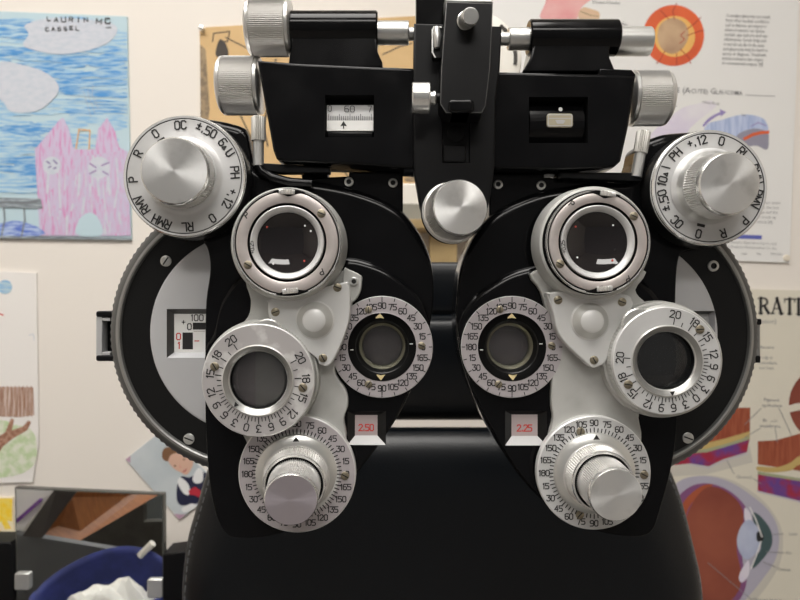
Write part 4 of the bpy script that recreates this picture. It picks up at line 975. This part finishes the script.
# ================================================================== MIRROR AND WHAT IT SHOWS
ym = .50; DM = D + ym
mat('mirror_glass', (.90, .92, .92), .01, 1.0)
mat('mirror_edge', (.10, .10, .09), .35, .3)
km = sc(ym)
mp = P(90, 600, ym)
mirror = thing('mirror', 'rectangular desk mirror with dark edges held between two black posts', 'mirror', frame(90, 640, ym))
b = MB(90, 545, km); cr = [(14.5, 487.5), (163.5, 494), (164.5, 640), (17, 640)]
b.prism(cr, -7, -.6, 'mirror_edge')
part('mirror_back', b, mirror, frame(90, 545, ym), 'dark edge of the mirror')
b = MB(90, 545, km); gl = [(16, 489), (162, 495.4), (163, 639), (18, 639)]
b.prism(gl, -.6, -.2, 'mirror_glass')
part('mirror_glass', b, mirror, frame(90, 545, ym), 'silvered reflecting glass')
for x0, y0, x1, y1 in ((16, 572, 31, 589), (148, 578, 164, 597)):
    q = MB(90, 545, km); q.rect(x0, y0, x1, y1, -2, 3.5, 'steel', 1.5); part('clip', q, mirror, frame(90, 545, ym), 'steel mirror clip')
for pts in ([(-30,541),(12,541),(15,545),(15,690),(-30,690)], [(164,553),(185,550),(196,555),(196,690),(164,690)]):
    q = MB(90, 545, km); q.prism(pts, -26, 4, 'black_satin', 1.5); part('post', q, mirror, frame(90, 545, ym), 'black upright block')

def V(px, py, d):        # where a thing stands whose mirror image lies d behind the glass at that pixel
    p = P(px, py, ym + d); p.y = ym - d; return p
def dn(px, d):
    p = V(px, 600, d); p.z = .002; return p
def solid(pts, n, t, m, name):
    """slab: the given 3-D outline extruded by t along n"""
    me = bpy.data.meshes.new(name); k = len(pts); n = Vector(n).normalized() * t
    vs = [Vector(p) for p in pts] + [Vector(p) + n for p in pts]
    fs = [tuple(range(k)), tuple(range(2*k - 1, k - 1, -1))] + [(i, i + k, (i+1) % k + k, (i+1) % k) for i in range(k)]
    me.from_pydata([tuple(v) for v in vs], [], fs); me.materials.append(MATS[m])
    bm = bmesh.new(); bm.from_mesh(me); bmesh.ops.recalc_face_normals(bm, faces=bm.faces); bm.to_mesh(me); bm.free(); return me
def tagged(name, me, label, cat, group=None):
    o = link(bpy.data.objects.new(name, me), None, Matrix()); o['label'] = label; o['category'] = cat
    if group: o['group'] = group
    return o
mat('desk_wood', (.34, .125, .035), .4); noise_col('desk_wood', (.26, .09, .025), (3, 20, 3), 12, .35, .65)
mat('desk_dark', (.035, .03, .028), .5); mat('grey_panel', (.11, .115, .12), .5); mat('grey_cloth', (.06, .058, .05), .8); noise_col('grey_cloth', (.045, .043, .038), (1, 1, 1), 30, .4, .6)
mat('blue_cloth', (.010, .018, .11), .75); noise_col('blue_cloth', (.014, .024, .15), (1, 1, 1), 40, .4, .6)
mat('tissue', (.78, .77, .72), .85); mat('page', (.80, .80, .82), .6); mat('purple', (.18, .06, .32), .5); mat('grey_blue', (.30, .34, .36), .6)
# wooden shelf board seen from below, its dark edge strip and the sheets lying on it
top = [V(62, 486, .36), V(150, 486, .52), V(160, 494, .52), V(76, 543, .36), V(40, 534, .34)]
tagged('shelf_board', solid(top, (0, -1, .3), .02, 'desk_wood', 'shelf_board'), 'brown wooden board reflected across the upper half of the mirror', 'board')
tagged('edge_strip', solid([V(58, 484, .30), V(82, 484, .31), V(42, 538, .29), V(22, 536, .29)], (0, -1, .3), .016, 'desk_dark', 'edge_strip'), 'dark slanting strip between white papers and brown board in the mirror', 'strip')
tagged('paper_sheet', solid([V(4, 480, .33), V(60, 482, .34), V(18, 536, .32), V(4, 536, .32)], (0, -1, .3), .004, 'page', 'paper_sheet'), 'white papers reflected in the upper corner of the mirror', 'paper')
tagged('purple_pen', solid([V(14, 521, .312), V(38, 500, .322), V(41, 500, .322), V(40, 503, .322), V(16, 524, .312)], (0, -1, .2), .005, 'purple', 'purple_pen'), 'purple pen lying on the white papers in the mirror', 'pen')
tagged('grey_panel', solid([V(10, 533, .30), V(60, 541, .31), V(120, 551, .32), V(176, 566, .33), V(176, 606, .33), V(10, 608, .30)], (0, -1, 0), .015, 'grey_panel', 'grey_panel'), 'grey panel reflected behind the blue fabric basket', 'panel')
tagged('cloth_screen', solid([V(60, 480, .60), V(143, 480, .62), V(143, 522, .62), V(180, 521, .62), dn(180, .62), dn(60, .60)], (0, -1, 0), .02, 'grey_cloth', 'cloth_screen'), 'dark grey cloth screen reflected under the wooden board', 'screen')
tagged('side_cabinet', solid([V(120, 470, .68), V(200, 470, .68), dn(200, .68), dn(120, .68)], (0, -1, 0), .03, 'grey_blue', 'side_cabinet'), 'pale grey cabinet reflected at the edge of the mirror', 'cabinet')
# basket: open oval fabric tub
def basket():
    c0 = V(104, 600, .17); me_v = []; me_f = []; n = 48; rx, ry = .105, .085
    prof = [(.80, -.10), (.92, -.05), (1.0, 0.0), (1.02, .012), (.99, .016), (.95, .004), (.86, -.05), (.74, -.09)]
    for r, dz in prof:
        for j in range(n):
            a = 2*PI*j/n; hgt = .032*max(0, -math.sin(a))*(1 if dz > -.02 else .3) + .003*math.sin(3*a)
            me_v.append((c0.x + rx*r*math.cos(a), c0.y + ry*r*math.sin(a), c0.z + dz + hgt))
    for i in range(len(prof) - 1):
        for j in range(n): me_f.append((i*n+j, i*n+(j+1) % n, (i+1)*n+(j+1) % n, (i+1)*n+j))
    me_f.append(tuple(range(n))[::-1]); k = len(prof)-1; me_f.append(tuple(k*n + j for j in range(n)))
    me = bpy.data.meshes.new('fabric_basket'); me.from_pydata(me_v, [], me_f); me.materials.append(MATS['blue_cloth'])
    me.polygons.foreach_set('use_smooth', [True]*len(me.polygons)); return me, c0
me, c0 = basket()
tagged('fabric_basket', me, 'blue fabric basket reflected in the mirror with white tissue inside', 'basket')
# crumpled tissue in the basket
vs = []; fs = []; n = 22
for i in range(n):
    for j in range(n):
        u, v_ = i/(n-1)*2-1, j/(n-1)*2-1
        rr = max(abs(u), abs(v_)); x = c0.x + .085*u; yy = c0.y + .066*v_
        zz = c0.z - .032 + .042*(1-rr**2) + .006*math.sin(7*u+3*v_) + .005*math.sin(9*v_-4*u) + random.uniform(-.002, .002) + .016*math.exp(-((u-.1)**2+(v_+.3)**2)*9)
        vs.append((x, yy, zz))
for i in range(n-1):
    for j in range(n-1): fs.append((i*n+j, (i+1)*n+j, (i+1)*n+j+1, i*n+j+1))
me = bpy.data.meshes.new('tissue'); me.from_pydata(vs, [], fs); me.materials.append(MATS['tissue'])
o = tagged('tissue', me, 'crumpled white tissue lying in the blue fabric basket', 'tissue'); sd = o.modifiers.new('thickness', 'SOLIDIFY'); sd.thickness = .0015
q = MB(0, 0, 1); pa, pb = V(140, 556, .25), V(155, 541, .26)
q.V = []; tb_ = MB(0, 0, 1); tb_.tube([(pa.x, -pa.z, 0), (pb.x, -pb.z, 0)], .006, 'white_plastic', 12)
thing('white_handle', 'short white plastic handle showing above the blue basket rim in the mirror', 'handle', Matrix(((1,0,0,0),(0,0,-1,pa.y),(0,1,0,0),(0,0,0,1))), tb_)
# counter that carries mirror and basket
zc = P(90, 690, ym).z
ct = thing('counter', 'low black counter against the wall carrying the desk mirror', 'counter', Matrix.Translation(Vector((-.55, .3, 0))))
basz = c0.z - .103
wbox('counter_top', -.85, .46, zc - .03, -.32, .69, zc, 'black_satin', ct, .004)
st = thing('side_table', 'dark side table under the blue basket in front of the mirror', 'table', Matrix.Translation(Vector((-.55, .2, 0))))
wbox('table_top', -.85, .02, basz - .02, -.30, .455, basz, 'desk_dark', st, .004)
for x in (-.83, -.36):
    for y in (.47, .64): wbox('leg', x, y, 0, x + .04, y + .04, zc - .03, 'black_satin', ct, 0)
    for y in (.05, .40): wbox('leg', x, y, 0, x + .04, y + .04, basz - .02, 'black_satin', st, 0)

# ================================================================== LIGHT
def panel(label, x, y, w, d, power, col=(1, .965, .92)):
    z = 2.70; t = thing('ceiling_light', label, 'ceiling light', Matrix.Translation(Vector((x, y, z))))
    b = MB(0, 0, 1); 
    for a in ((-w/2-.03, -d/2-.03, w/2+.03, -d/2), (-w/2-.03, d/2, w/2+.03, d/2+.03), (-w/2-.03, -d/2, -w/2, d/2), (w/2, -d/2, w/2+.03, d/2)): b.rect(*a, -.05, 0, 'white_plastic')
    part('light_frame', b, t, Matrix.Translation(Vector((x, y, z))))
    m = bpy.data.materials.new('diffuser'); m.use_nodes = True; nt = m.node_tree; nt.nodes.clear()
    e = nt.nodes.new('ShaderNodeEmission'); ou = nt.nodes.new('ShaderNodeOutputMaterial'); e.inputs[0].default_value = (*col, 1); e.inputs[1].default_value = power
    nt.links.new(e.outputs[0], ou.inputs[0]); MATS['dif' + label] = m
    b = MB(0, 0, 1); b.rect(-w/2, -d/2, w/2, d/2, -.04, -.02, 'dif' + label)
    part('diffuser', b, t, Matrix.Translation(Vector((x, y, z))))
panel('square ceiling light panel above the phoropter', -.40, -.50, 1.5, .8, 8.6)
panel('long unseen fill panel added on the ceiling behind the viewer', .1, -1.9, 1.2, .6, 9)  # added fill, unseen: brightens the silver faces turned to the viewer
w = bpy.data.worlds.new('World'); bpy.context.scene.world = w; w.use_nodes = True
w.node_tree.nodes['Background'].inputs[0].default_value = (1, .96, .92, 1); w.node_tree.nodes['Background'].inputs[1].default_value = .12

# ================================================================== CAMERA
cam = bpy.data.cameras.new('Camera'); co = bpy.data.objects.new('Camera', cam); C.objects.link(co)
co.location = (0, -D, H); co.rotation_euler = (PI/2, 0, 0)
cam.sensor_width = 36; cam.lens = 36 * F / 800; cam.clip_start = .01
cam.dof.use_dof = True; cam.dof.focus_distance = D - .015; cam.dof.aperture_fstop = 18
s = bpy.context.scene; s.camera = co
s.view_settings.view_transform = 'Standard'; s.view_settings.look = 'None'; s.view_settings.gamma = 1; s.view_settings.use_curve_mapping = False
s.view_settings.exposure = 0.48
